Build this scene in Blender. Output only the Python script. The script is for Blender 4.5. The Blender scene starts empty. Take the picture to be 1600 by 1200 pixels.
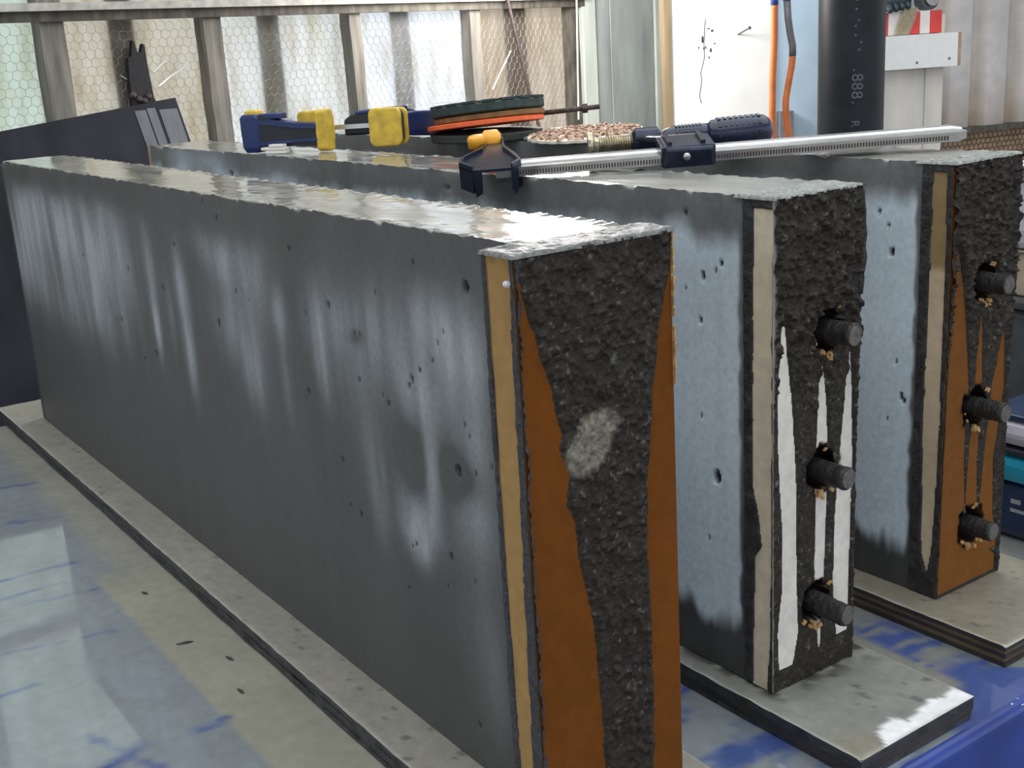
import bpy, math, random
import numpy as np
from mathutils import Vector, Matrix

# ------------------------------------------------------------------ camera, world, lights, exposure
S = bpy.context.scene
COL = S.collection
cd = bpy.data.cameras.new('camera'); cam = bpy.data.objects.new('camera', cd); COL.objects.link(cam)
cam.location = (0.686, -0.4786, 0.6672)
cam.rotation_euler = (1.2967, 0.0591, 0.9526)
cd.sensor_width = 36.0; cd.lens = 36.0 * 1851.6 / 1600.0
cd.clip_start = 0.02; cd.clip_end = 100
S.camera = cam

w = bpy.data.worlds.new('overcast'); S.world = w; w.use_nodes = True
wn = w.node_tree.nodes; wl = w.node_tree.links
bgn = wn['Background']; bgn.inputs['Strength'].default_value = 1.42
geo = wn.new('ShaderNodeNewGeometry'); sep = wn.new('ShaderNodeSeparateXYZ'); ramp = wn.new('ShaderNodeValToRGB')
mp = wn.new('ShaderNodeMapRange'); mp.inputs[1].default_value = -1; mp.inputs[2].default_value = 1
wl.new(geo.outputs['Incoming'], sep.inputs[0]); wl.new(sep.outputs['Z'], mp.inputs[0]); wl.new(mp.outputs[0], ramp.inputs[0])
wl.new(ramp.outputs[0], bgn.inputs['Color'])
# Incoming points back to the viewer: low values are the zenith
ramp.color_ramp.elements[0].position = 0.0; ramp.color_ramp.elements[0].color = (.84, .94, 1.08, 1)
ramp.color_ramp.elements[1].position = 0.54; ramp.color_ramp.elements[1].color = (.33, .32, .31, 1)
e = ramp.color_ramp.elements.new(0.48); e.color = (.90, .97, 1.06, 1)

def area_light(name, loc, target, sx, sy, energy, col):
    l = bpy.data.lights.new(name, 'AREA'); l.shape = 'RECTANGLE'; l.size = sx; l.size_y = sy; l.energy = energy; l.color = col
    o = bpy.data.objects.new(name, l); COL.objects.link(o); o.location = loc
    o.rotation_euler = (Vector(target) - Vector(loc)).to_track_quat('-Z', 'Y').to_euler(); return o
area_light('overhead_fill', (-.5, .9, 2.1), (-.5, .9, 0), 3.6, 4.0, 105, (.95, .98, 1.0))  # fill light added under the closed ceiling, no roof opening modelled
sl = bpy.data.lights.new('sun', 'SUN'); sl.energy = 2.3; sl.angle = math.radians(3); sl.color = (1, .98, .95)
so = bpy.data.objects.new('sun', sl); COL.objects.link(so); so.location = (-6, 0, 5)
so.rotation_euler = Vector((.86, .10, -.50)).to_track_quat('-Z', 'Y').to_euler()   # outside, behind the translucent wall
l = bpy.data.lights.new('work_lamp', 'POINT'); l.energy = 60; l.shadow_soft_size = .15; l.color = (1.0, .95, .92)
lo = bpy.data.objects.new('work_lamp', l); COL.objects.link(lo); lo.location = (-2.44, 1.885, .947)

S.view_settings.view_transform = 'Standard'; S.view_settings.look = 'None'
S.view_settings.gamma = 1.0; S.view_settings.exposure = 0.0; S.view_settings.use_curve_mapping = False
S.cycles.max_bounces = 8; S.cycles.diffuse_bounces = 4; S.cycles.glossy_bounces = 4
S.cycles.sample_clamp_indirect = 4.0

# ------------------------------------------------------------------ helpers
rng = np.random.RandomState(7)
TAB = rng.rand(64, 256, 256).astype(np.float32)
def vn(x, y, seed=0):
    """value noise, 0..1"""
    x = np.asarray(x, float); y = np.asarray(y, float)
    xi = np.floor(x).astype(int); yi = np.floor(y).astype(int); fx = x - xi; fy = y - yi
    fx = fx*fx*(3-2*fx); fy = fy*fy*(3-2*fy); T = TAB[seed % 64]
    a = T[xi & 255, yi & 255]; b = T[(xi+1) & 255, yi & 255]; c = T[xi & 255, (yi+1) & 255]; d = T[(xi+1) & 255, (yi+1) & 255]
    return (a*(1-fx)+b*fx)*(1-fy) + (c*(1-fx)+d*fx)*fy
def fbm(x, y, seed=0, oct=4):
    s = 0; a = .5; t = 0
    for i in range(oct):
        s = s + a*vn(x*2**i + 17.3*i, y*2**i + 5.1*i, seed+i); t += a; a *= .5
    return s/t
def sst(a, b, x):
    t = np.clip((x-a)/(b-a), 0, 1); return t*t*(3-2*t)
def mixc(c0, c1, m):
    m = np.asarray(m)[..., None]; return np.asarray(c0)*(1-m) + np.asarray(c1)*m
def srgb(*c):
    return tuple(((v/255)/12.92 if v/255 < .04045 else ((v/255+.055)/1.055)**2.4) for v in c)

ROOT = {}
def link_mesh(name, verts, faces, mat, parent=None, smooth=False, cols=None, bevel=0, attrs=None):
    off = np.array(ROOT.get(parent.name, (0, 0, 0)) if parent else (0, 0, 0), float)
    V = np.asarray(verts, float) - off
    me = bpy.data.meshes.new(name)
    if isinstance(faces, np.ndarray):
        n = len(faces); k = faces.shape[1]
        me.vertices.add(len(V)); me.vertices.foreach_set('co', V.ravel().astype(np.float32))
        me.loops.add(n*k); me.loops.foreach_set('vertex_index', faces.ravel().astype(np.int32))
        me.polygons.add(n); me.polygons.foreach_set('loop_start', (np.arange(n)*k).astype(np.int32))
        me.update(calc_edges=True)
    else:
        me.from_pydata([tuple(v) for v in V], [], faces)
    if smooth: me.polygons.foreach_set('use_smooth', np.ones(len(me.polygons), bool))
    if cols is not None:
        C = np.ones((len(V), 4), np.float32); C[:, :3] = np.asarray(cols)
        at = me.color_attributes.new('Col', 'FLOAT_COLOR', 'POINT'); at.data.foreach_set('color', C.ravel())
    for k, arr in (attrs or {}).items():
        at = me.attributes.new(k, 'FLOAT', 'POINT'); at.data.foreach_set('value', np.asarray(arr, np.float32))
    me.materials.append(mat); me.update()
    o = bpy.data.objects.new(name, me); COL.objects.link(o)
    if parent: o.parent = parent
    ROOT[o.name] = off
    if bevel:
        b = o.modifiers.new('bevel', 'BEVEL'); b.width = bevel; b.segments = 2; b.limit_method = 'ANGLE'
    return o

class MB:
    def __init__(s): s.v = []; s.f = []
    def add(s, V, F):
        n = len(s.v); s.v += [tuple(float(c) for c in p) for p in V]; s.f += [tuple(i+n for i in f) for f in F]; return s
    def obox(s, o, a, b, c):
        """corner o, edge vectors a b c"""
        o, a, b, c = map(np.array, (o, a, b, c)); o = o.astype(float)
        if np.dot(np.cross(a, b), c) < 0: a, b = b, a
        V = [o, o+a, o+a+b, o+b, o+c, o+a+c, o+a+b+c, o+b+c]
        return s.add(V, [(3, 2, 1, 0), (4, 5, 6, 7), (0, 1, 5, 4), (1, 2, 6, 5), (2, 3, 7, 6), (3, 0, 4, 7)])
    def box(s, x0, x1, y0, y1, z0, z1):
        return s.obox((x0, y0, z0), (x1-x0, 0, 0), (0, y1-y0, 0), (0, 0, z1-z0))
    def rings(s, R, cap=True):
        n = len(R[0]); V = [p for r in R for p in r]; F = []
        for i in range(len(R)-1):
            for j in range(n):
                F.append((i*n+j, i*n+(j+1) % n, (i+1)*n+(j+1) % n, (i+1)*n+j))
        if cap: F.append(tuple(range(n))[::-1]); F.append(tuple((len(R)-1)*n+j for j in range(n)))
        return s.add(V, F)
    def lathe(s, p0, axis, prof, n=20, phase=0):
        """prof: (distance along axis, radius)"""
        p0 = np.array(p0, float); a = np.array(axis, float); a /= np.linalg.norm(a)
        u = np.cross(a, (0, 0, 1.)) if abs(a[2]) < .95 else np.cross(a, (0, 1., 0)); u /= np.linalg.norm(u); v = np.cross(a, u)
        R = [[p0 + a*d + r*(math.cos(t)*u + math.sin(t)*v) for t in [phase+2*math.pi*k/n for k in range(n)]] for d, r in prof]
        return s.rings(R)
    def cyl(s, p0, p1, r0, r1=None, n=14):
        p0 = np.array(p0, float); p1 = np.array(p1, float); L = np.linalg.norm(p1-p0)
        return s.lathe(p0, p1-p0, [(0, r0), (L, r0 if r1 is None else r1)], n)
    def tube(s, pts, r, n=10):
        pts = [np.array(p, float) for p in pts]; R = []
        rr = r if hasattr(r, '__len__') else [r]*len(pts)
        ref = np.array((.31, .17, .93))
        for i, p in enumerate(pts):
            t = pts[min(i+1, len(pts)-1)] - pts[max(i-1, 0)]; t /= np.linalg.norm(t)
            u = np.cross(t, ref); u /= np.linalg.norm(u); v = np.cross(t, u)
            R.append([p + rr[i]*(math.cos(a)*u+math.sin(a)*v) for a in [2*math.pi*k/n for k in range(n)]])
        return s.rings(R)
    def prism(s, poly, o, u, v, d):
        """2-D polygon in frame o,u,v extruded by vector d"""
        o, u, v, d = [np.array(q, float) for q in (o, u, v, d)]
        A = [o + u*p[0] + v*p[1] for p in poly]; B = [p + d for p in A]
        return s.rings([A, B])
    def build(s, name, mat, parent=None, smooth=False, bevel=0):
        return link_mesh(name, s.v, s.f, mat, parent, smooth, None, bevel)

def grid_faces(nu, nv, keep=None):
    i = np.arange(nu*nv).reshape(nu, nv)
    F = np.stack([i[:-1, :-1], i[1:, :-1], i[1:, 1:], i[:-1, 1:]], -1).reshape(-1, 4)
    if keep is not None:
        k = keep.ravel(); F = F[k[F].any(1)]
    return F
def compact(V, F, *arrs):
    u = np.unique(F); m = np.full(len(V), -1); m[u] = np.arange(len(u)); return (V[u], m[F]) + tuple(a[u] for a in arrs)

def tag(o, label=None, cat=None, group=None, kind=None):
    if label: o['label'] = label
    if cat: o['category'] = cat
    if group: o['group'] = group
    if kind: o['kind'] = kind
    return o
def thing(name, loc, label, cat, group=None):
    o = bpy.data.objects.new(name, None); COL.objects.link(o); o.location = loc; o.empty_display_size = .05
    ROOT[o.name] = np.array(loc, float); return tag(o, label, cat, group)
def struct(o): o['kind'] = 'structure'; return o

# ------------------------------------------------------------------ materials
def pmat(name, col, rough=.6, metal=0, var=.15, scale=30, bump=.0, bscale=80, spec=.5, stretch=None, col2=None, thr=None, rvar=0, coat=0):
    m = bpy.data.materials.new(name); m.use_nodes = True; N = m.node_tree.nodes; L = m.node_tree.links
    b = N['Principled BSDF']; b.inputs['Roughness'].default_value = rough; b.inputs['Metallic'].default_value = metal
    b.inputs['Specular IOR Level'].default_value = spec; b.inputs['Coat Weight'].default_value = coat; b.inputs['Coat Roughness'].default_value = .08
    tc = N.new('ShaderNodeTexCoord'); mpn = N.new('ShaderNodeMapping'); L.new(tc.outputs['Object'], mpn.inputs[0])
    if stretch: mpn.inputs['Scale'].default_value = stretch
    n = N.new('ShaderNodeTexNoise'); n.inputs['Scale'].default_value = scale; n.inputs['Detail'].default_value = 6; L.new(mpn.outputs[0], n.inputs['Vector'])
    r = N.new('ShaderNodeValToRGB'); L.new(n.outputs['Fac'], r.inputs[0])
    c = np.array(col); c2 = np.array(col2) if col2 is not None else np.clip(c*(1+var), 0, 1)
    c1 = c if col2 is not None else c*(1-var)
    a, z = thr if thr else (.3, .7)
    r.color_ramp.elements[0].position = a; r.color_ramp.elements[0].color = (*c1, 1)
    r.color_ramp.elements[1].position = z; r.color_ramp.elements[1].color = (*c2, 1)
    L.new(r.outputs[0], b.inputs['Base Color'])
    if rvar:
        q = N.new('ShaderNodeMapRange'); q.inputs[1].default_value = .3; q.inputs[2].default_value = .7
        q.inputs[3].default_value = max(rough-rvar, .02); q.inputs[4].default_value = rough+rvar; L.new(n.outputs['Fac'], q.inputs[0]); L.new(q.outputs[0], b.inputs['Roughness'])
    if bump:
        n2 = N.new('ShaderNodeTexNoise'); n2.inputs['Scale'].default_value = bscale; n2.inputs['Detail'].default_value = 5; L.new(mpn.outputs[0], n2.inputs['Vector'])
        bp = N.new('ShaderNodeBump'); bp.inputs['Strength'].default_value = bump; bp.inputs['Distance'].default_value = .004
        L.new(n2.outputs['Fac'], bp.inputs['Height']); L.new(bp.outputs[0], b.inputs['Normal'])
    return m
def vmat(name, var=.2, scale=120, bump=.2, bscale=250, spec=.5, bdist=.002):
    """colour from the mesh attribute Col, roughness from the attribute Rgh, fine grain on top"""
    m = bpy.data.materials.new(name); m.use_nodes = True; N = m.node_tree.nodes; L = m.node_tree.links
    b = N['Principled BSDF']; b.inputs['Specular IOR Level'].default_value = spec
    a = N.new('ShaderNodeAttribute'); a.attribute_name = 'Col'; rg = N.new('ShaderNodeAttribute'); rg.attribute_name = 'Rgh'
    tc = N.new('ShaderNodeTexCoord'); n = N.new('ShaderNodeTexNoise'); n.inputs['Scale'].default_value = scale; n.inputs['Detail'].default_value = 6
    L.new(tc.outputs['Object'], n.inputs['Vector'])
    q = N.new('ShaderNodeMapRange'); q.inputs[1].default_value = .25; q.inputs[2].default_value = .75; q.inputs[3].default_value = 1-var; q.inputs[4].default_value = 1+var
    L.new(n.outputs['Fac'], q.inputs[0]); x = N.new('ShaderNodeVectorMath'); x.operation = 'SCALE'
    L.new(a.outputs['Color'], x.inputs[0]); L.new(q.outputs[0], x.inputs['Scale']); L.new(x.outputs[0], b.inputs['Base Color'])
    L.new(rg.outputs['Fac'], b.inputs['Roughness'])
    if bump:
        n2 = N.new('ShaderNodeTexNoise'); n2.inputs['Scale'].default_value = bscale; n2.inputs['Detail'].default_value = 4; L.new(tc.outputs['Object'], n2.inputs['Vector'])
        bp = N.new('ShaderNodeBump'); bp.inputs['Strength'].default_value = bump; bp.inputs['Distance'].default_value = bdist
        L.new(n2.outputs['Fac'], bp.inputs['Height']); L.new(bp.outputs[0], b.inputs['Normal'])
        bs = N.new('ShaderNodeMapRange'); bs.inputs[1].default_value = .1; bs.inputs[2].default_value = .4; bs.inputs[3].default_value = bump*.08; bs.inputs[4].default_value = bump
        L.new(rg.outputs['Fac'], bs.inputs[0]); L.new(bs.outputs[0], bp.inputs['Strength'])     # wet films are smooth
    return m
def sheet_mat(name, col, tcol, trans):
    m = bpy.data.materials.new(name); m.use_nodes = True; N = m.node_tree.nodes; L = m.node_tree.links
    N.remove(N['Principled BSDF']); out = N['Material Output']
    d = N.new('ShaderNodeBsdfDiffuse'); t = N.new('ShaderNodeBsdfTranslucent'); mx = N.new('ShaderNodeMixShader'); mx.inputs[0].default_value = trans
    tc = N.new('ShaderNodeTexCoord'); mpn = N.new('ShaderNodeMapping'); mpn.inputs['Scale'].default_value = (1, 1, .22); L.new(tc.outputs['Object'], mpn.inputs[0])
    n = N.new('ShaderNodeTexNoise'); n.inputs['Scale'].default_value = 26; n.inputs['Detail'].default_value = 5; L.new(mpn.outputs[0], n.inputs['Vector'])
    for sh, c in ((d, col), (t, tcol)):
        r = N.new('ShaderNodeValToRGB'); L.new(n.outputs['Fac'], r.inputs[0]); c = np.array(c)
        r.color_ramp.elements[0].position = .25; r.color_ramp.elements[0].color = (*(c*np.array((.80, .76, .68))), 1)
        r.color_ramp.elements[1].position = .6; r.color_ramp.elements[1].color = (*c, 1); L.new(r.outputs[0], sh.inputs[0])
    L.new(d.outputs[0], mx.inputs[1]); L.new(t.outputs[0], mx.inputs[2]); L.new(mx.outputs[0], out.inputs['Surface'])
    return m

M = {}
M['floor'] = pmat('concrete_floor', (.16, .155, .15), .6, bump=.1, bscale=20, scale=6)
M['ceiling'] = pmat('ceiling_boards', (.16, .16, .15), .8, scale=5)
M['timber_grey'] = pmat('grey_timber', (.155, .145, .122), .8, var=.45, scale=40, stretch=(1, 1, .12), bump=.4, bscale=60)
M['timber_dark'] = pmat('dark_timber', (.085, .078, .062), .85, var=.5, scale=40, stretch=(1, 1, .3), bump=.4)
M['rail'] = pmat('rail_timber', (.36, .35, .31), .8, var=.3, scale=30)
M['wire'] = pmat('galvanised_wire', (.46, .43, .39), .6, .3, var=.3)
M['rustwire'] = pmat('rusty_wire', (.12, .075, .045), .7, .2, var=.3)
M['plank_grey'] = pmat('grey_plank', (.34, .37, .345), .75, var=.22, scale=14, stretch=(1, 1, .2), bump=.2, bscale=40)
M['plank_pale'] = pmat('pale_plank', (.52, .56, .50), .75, var=.16, scale=14, stretch=(1, 1, .2), bump=.2, bscale=40)
M['post_brown'] = pmat('brown_post', (.20, .155, .09), .75, var=.3, scale=30, stretch=(1, 1, .1))
M['white_panel'] = pmat('white_panel_paint', (.84, .84, .80), .6, var=.05, scale=8)
M['blue_panel'] = pmat('pale_blue_board', (.44, .57, .68), .6, var=.07, scale=10)  # flat pale blue base colour
M['black_mark'] = pmat('black_ink', (.02, .02, .02), .7)
M['nail'] = pmat('grey_nail', (.15, .15, .15), .4, .6)
M['pipe'] = pmat('black_pipe_plastic', (.012, .014, .018), .45, var=.3, scale=14, spec=.22)
M['print'] = pmat('grey_print', (.075, .082, .09), .6, var=.4, scale=200)
M['orange'] = pmat('orange_rubber', (.72, .20, .055), .5, var=.15)
M['bluetape'] = pmat('blue_tape', (.08, .14, .55), .5)
M['greyrub'] = pmat('grey_rubber', (.17, .16, .17), .5)
M['pillar'] = pmat('whitewashed_post', (.66, .62, .56), .7, var=.15, scale=12, stretch=(1, 1, .25))
M['whiteboard'] = pmat('white_gloss_board', (.85, .85, .82), .45, var=.03)
M['red'] = pmat('red_sheeting', (.68, .05, .04), .5, var=.1)
M['stripewhite'] = pmat('white_sheeting', (.78, .74, .70), .5, var=.05)
M['strap'] = pmat('khaki_webbing', (.34, .28, .19), .8, var=.2, scale=90)
M['darkteal'] = pmat('dark_teal_rubber', (.02, .04, .05), .5)
M['greyroll'] = pmat('grey_roll', (.33, .32, .33), .6)
M['corr'] = pmat('corrugated_sheet', (.60, .55, .51), .6, var=.16, scale=7, stretch=(1, 1, .25))
M['board_tan'] = pmat('tan_backing_board', (.42, .29, .19), .8, var=.25, scale=20)
M['formply'] = pmat('black_formply', (.012, .013, .020), .6, var=.6, scale=9, stretch=(1, 1, .4), bump=.15, bscale=50, spec=.22)
M['formply_grey'] = pmat('cement_on_formply', (.10, .11, .12), .5, var=.3, scale=30, stretch=(1, 1, .12))
M['charred'] = pmat('charred_wood', (.012, .011, .013), .8, bump=.5)
M['tape'] = pmat('white_strip', (.85, .85, .85), .5)
M['concrete'] = vmat('cast_concrete', .13, 160, .16, 300, .4, .001)
M['crust'] = vmat('wet_mortar', .5, 260, .6, 500, .28, .002)
M['board'] = vmat('fibreboard', .12, 90, .1, 200, .1, .001)
M['film'] = vmat('cement_film', .13, 90, .12, 160, .5, .001)
M['tabletop'] = vmat('painted_tabletop', .10, 60, .02, 22, .5, .001); M['tabletop'].node_tree.nodes['Principled BSDF'].inputs['IOR'].default_value = 2.05
M['ply_light'] = pmat('ply_layer_light', (.12, .085, .048), .7, var=.5, scale=30, stretch=(.4, .4, 1))
M['ply_dark'] = pmat('ply_layer_dark', (.030, .026, .024), .65, var=.5, scale=30, stretch=(.4, .4, 1))
M['ply_wet'] = pmat('wet_ply_edge', (.030, .031, .036), .5, var=.6, scale=60, bump=.6, bscale=120)
M['rod'] = pmat('cement_coated_rod', (.016, .014, .013), .55, .0, var=.5, scale=120, bump=.6, bscale=200)
M['rodend'] = pmat('sawn_rod_end', (.10, .095, .085), .6, var=.4, scale=200)
M['hole'] = pmat('dark_recess', (.008, .006, .005), .9)
M['splinter'] = pmat('torn_fibreboard', (.45, .27, .11), .8, var=.4, scale=150)
M['steelblue'] = pmat('table_blue_enamel', (.018, .045, .24), .35, var=.35, scale=9, spec=.5)
M['scuff'] = pmat('pale_scuff', (.62, .63, .66), .7, var=.2)
M['clampblue'] = pmat('clamp_blue_plastic', (.010, .025, .115), .38, var=.15, spec=.5)
M['clampdark'] = pmat('clamp_dark_plastic', (.012, .014, .022), .45, var=.2)
M['yellow'] = pmat('yellow_rubber_pad', (.60, .40, .045), .55, var=.25, scale=60, bump=.15)
M['steel'] = pmat('bright_steel', (.55, .55, .55), .28, 1.0, var=.12, scale=60)
M['castblue'] = pmat('dark_blue_cast_steel', (.024, .031, .055), .25, .6, var=.3, scale=50)
M['orangecap'] = pmat('orange_plastic_cap', (.75, .34, .02), .35, var=.1)
M['handle'] = pmat('navy_moulded_grip', (.008, .016, .045), .28, var=.3, scale=40)
M['brass'] = pmat('plated_screw', (.42, .38, .28), .3, .9, var=.3, scale=120)
M['disc_green'] = pmat('dark_green_disc', (.022, .040, .036), .7, var=.4, scale=70, bump=.4)
M['disc_dark'] = pmat('charcoal_disc', (.028, .031, .028), .7, var=.4, scale=70, bump=.4)
M['disc_brown'] = pmat('brown_resin_disc', (.20, .095, .03), .7, var=.3, scale=80, bump=.3)
M['disc_orange'] = pmat('orange_disc', (.80, .13, .035), .6, var=.12, scale=80)
M['disc_mint'] = pmat('mint_green_disc', (.16, .29, .22), .7, var=.2, scale=80)
M['copper'] = pmat('copper_grit', (.13, .055, .03), .7, .0, scale=150, col2=(.62, .42, .30), thr=(.42, .58), bump=.8, bscale=120)
M['pale'] = pmat('pale_felt', (.70, .66, .56), .8, var=.08)
M['ruststeel'] = pmat('rusty_steel', (.075, .055, .05), .6, .4, var=.4, scale=100)
M['lilac'] = pmat('pale_lilac_plastic', (.50, .48, .55), .5, var=.06)
M['card'] = pmat('tan_cardboard', (.40, .33, .24), .8, var=.15)
M['bin'] = pmat('dark_grey_plastic', (.055, .06, .068), .5, var=.2)
M['teal'] = pmat('teal_tool_plastic', (.015, .27, .40), .38, var=.1)
M['toolblue'] = pmat('dark_blue_tool_plastic', (.012, .03, .075), .4, var=.2)
M['chip'] = pmat('dark_chip', (.035, .035, .035), .6, var=.4)
M['sheet'] = sheet_mat('fibreglass_white', (.40, .40, .38), (.86, .88, .88), .84)
M['sheet_green'] = sheet_mat('fibreglass_greenish', (.38, .41, .38), (.76, .83, .78), .84)
M['sheet_yellow'] = sheet_mat('fibreglass_yellowed', (.38, .37, .34), (.78, .76, .70), .84)
M['sheet_bright'] = sheet_mat('fibreglass_clear', (.40, .41, .43), (.90, .94, .99), .86)
M['sheet_beige'] = sheet_mat('fibreglass_beige', (.36, .33, .30), (.72, .67, .60), .84)

# ------------------------------------------------------------------ setting
FZ = -1.2
struct(MB().box(-4.2, 3.2, -3.6, 5.2, FZ-.1, FZ).build('floor', M['floor']))
struct(MB().box(-4.2, 3.2, -3.6, 5.2, 2.25, 2.35).build('ceiling', M['ceiling']))

W0 = np.array((-2.735, .421)); WD = np.array((-.154, .988)); WN = np.array((.988, .154))
def W(t, z, off=0.):
    p = W0 + WD*t + WN*off; return np.array((p[0], p[1], z))
def wbox(mb, t0, t1, z0, z1, o0, o1):
    return mb.obox(W(t0, z0, o0), np.append(WD*(t1-t0), 0), np.append(WN*(o1-o0), 0), (0, 0, z1-z0))
wall = struct(thing('wall_back', W(.3, FZ), None, None))
studs = [-3.9, -3.1, -2.3, -1.53, -1.08, -.62, 0, .48, 1.0, 1.522, 2.04]
sw = [.06, .06, .06, .06, .06, .06, .066, .058, .044, .052, .05]
battens = [(-3.5, .08), (-2.7, .08), (-1.9, .08), (-1.28, .08), (-.85, .08), (-.47, .07), (.222, .075), (.706, .08), (1.226, .082), (1.768, .11)]
skin = ['sheet', 'sheet', 'sheet', 'sheet', 'sheet', 'sheet_green', 'sheet_yellow', 'sheet', 'sheet_bright', 'sheet_beige']
for i in range(10):
    for z0, z1 in ((FZ, .835), (.838, 1.37)):
        wbox(MB(), studs[i]+.002, studs[i+1]-.002, z0, z1, -.004, 0).build('translucent_sheet', M[skin[i]], wall)
for t, ww in zip(studs, sw):
    # rough-sawn stud: slightly wandering edges
    mb = MB(); R = []
    for k, z in enumerate(np.linspace(FZ, 1.37, 40)):
        a = t-ww/2+.006*(vn(k*.7, t*9, 1)-.5); b = t+ww/2+.006*(vn(k*.7, t*9, 2)-.5)
        R.append([W(a, z, .004), W(b, z, .004), W(b, z, .055), W(a, z, .055)])
    mb.rings(R).build('stud', M['timber_grey'] if t < 1.5 else M['timber_dark'] if t > 2 else M['timber_grey'], wall)
for t, ww in battens:
    wbox(MB(), t-ww/2, t+ww/2, FZ, 1.37, -.05, -.0055).build('outer_batten', M['timber_dark'], wall)
wbox(MB(), -3.9, 2.07, .838, .858, .055, .10).build('rail', M['rail'], wall)
wbox(MB(), -3.9, 2.07, .812, .838, .055, .075).build('rail_strip', M['timber_dark'], wall)  # darker strip along the lower edge of the rail
wbox(MB(), -4.0, 5.2, 1.37, 2.25, -.02, .03).build('header', M['timber_dark'], wall)
# hexagonal wire netting stretched over the sheets
def netting(name, frame, u0, u1, z0, z1, r, wr, mat, parent):
    V = []; F = []; dx = math.sqrt(3)*r; dz = 1.5*r
    for j in range(int((z1-z0)/dz)+1):
        for i in range(int((u1-u0)/dx)+1):
            cx = u0+i*dx+(j % 2)*dx/2; cz = z0+j*dz
            jit = .16*r
            def pt(a, b): return (a + jit*(float(vn(a*90+3, b*90, 5))-.5)*2, b + jit*(float(vn(a*90, b*90+9, 6))-.5)*2)
            q = [pt(cx, cz+r), pt(cx+dx/2, cz+r/2), pt(cx+dx/2, cz-r/2), pt(cx, cz-r)]
            for a, b in ((q[0], q[1]), (q[1], q[2]), (q[2], q[3])):
                d = np.array(b)-np.array(a); L = np.linalg.norm(d); nx = np.array((-d[1], d[0]))/L*wr
                n0 = len(V)
                for (p, k) in ((a, 0), (b, 0)):
                    V += [frame(p[0]+nx[0], p[1]+nx[1], 0), frame(p[0]-nx[0], p[1]-nx[1], 0), frame(p[0], p[1], wr*1.6)]
                for k in range(3): F.append((n0+k, n0+(k+1) % 3, n0+3+(k+1) % 3, n0+3+k))
    o = link_mesh(name, V, F, mat, parent); o['kind'] = 'stuff'; return o
netting('wire_netting', lambda u, z, o: W(u, z, .0015+o), -.55, 2.03, .02, .80, .0152, .00062, M['wire'], wall)
for (ta, za, tb, zb, wd) in [(.312, .63, .395, .675, .0022), (.395, .675, .452, .722, .0012), (.30, .668, .345, .70, .001), (1.63, .535, 1.735, .668, .0018), (.20, .665, .262, .62, .001)]:
    d = np.array((tb-ta, zb-za)); d /= np.linalg.norm(d); nn = np.array((-d[1], d[0]))*wd
    mb = MB(); mb.rings([[W(t+s*nn[0], z+s*nn[1], o) for s, o in ((-1, .004), (1, .004), (1, .007), (-1, .007))] for t, z in ((ta, za), ((ta+tb)/2+nn[0], (za+zb)/2+nn[1]), (tb, zb))])
    mb.build('backlit_slit', M['tape'], wall)  # white slivers painted for light coming through slits in the sheet

# grey plank boarding right of the mesh wall
pb = struct(thing('wall_center', W(2.4, FZ, .05), None, None))
for t0, t1, o1, mm in [(2.055, 2.13, .075, 'plank_pale'), (2.135, 2.225, .06, 'plank_grey'), (2.228, 2.49, .062, 'plank_grey'), (2.494, 2.60, .070, 'plank_pale'), (2.603, 2.68, .078, 'plank_pale')]:
    wbox(MB(), t0, t1, FZ, 1.36, .012, o1).build('plank', M[mm], pb, bevel=.003)
wbox(MB(), 2.68, 5.4, FZ, 1.36, -.01, .005).build('plank', M['plank_grey'], pb)

# white panel, its edge post, pale blue panel beside it
PD = np.array((math.cos(math.radians(66)), math.sin(math.radians(66)))); PN = np.array((PD[1], -PD[0]))
PC = np.array((-2.4215, 2.638))
def Pp(u, z, off=0):
    p = PC + PD*u + PN*off; return np.array((p[0], p[1], z))
def pbox(mb, C, u0, u1, z0, z1, o0, o1):
    p = C + PD*u0 + PN*o0
    return mb.obox((p[0], p[1], z0), np.append(PD*(u1-u0), 0), np.append(PN*(o1-o0), 0), (0, 0, z1-z0))
wp = thing('partition', Pp(0, FZ), 'tall bright white painted panel with a nail, behind the grip of the long clamp', 'panel')
pbox(MB(), PC, -.184, .192, FZ, 1.36, -.03, 0).build('board', M['white_panel'], wp)
pbox(MB(), PC, -.212, -.185, FZ, 1.36, -.05, .004).build('edge_post', M['post_brown'], wp)
tag(wp.children[-1], 'narrow brown edge post')
mb = MB(); mb.cyl(Pp(.06, .675, -.002), Pp(.085, .695, .045), .0028, n=8); mb.cyl(Pp(.0845, .6947, .044), Pp(.0858, .6957, .047), .006, n=10)
mb.build('nail', M['nail'], wp)
random.seed(3)
mb = MB()
u, z = -.06, .735
for k in range(11):            # the thin crack running down the panel
    u2 = u + random.uniform(-.008, .006); z2 = z - .026
    mb.obox(Pp(u, z, 0), Pp(u2, z2, 0)-Pp(u, z, 0), np.append(PD*.0016, 0), np.append(PN*.0012, 0)); u, z = u2, z2
for (u, z, a, b) in [(-.075, .655, .006, .022), (-.088, .635, .003, .008), (-.07, .632, .005, .007), (-.062, .634, .003, .009), (-.03, .648, .005, .004), (-.045, .622, .006, .012), (-.05, .60, .003, .008), (-.04, .69, .008, .007), (-.055, .70, .01, .003)]:
    mb.obox(Pp(u, z, 0), np.append(PD*a, 0), (0, 0, b), np.append(PN*.0012, 0))
mb.build('dark_scribble', M['black_mark'], wp)
bpn = thing('partition', Pp(.32, FZ), 'tall pale blue flat panel between the white panel and the black pipe', 'panel')
pbox(MB(), PC, .200, .62, FZ, 1.36, -.03, -.012).build('board', M['blue_panel'], bpn)
pbox(MB(), PC, .212, .262, FZ, .40, -.011, .02).build('dark_bracket', M['greyrub'], bpn)

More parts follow.
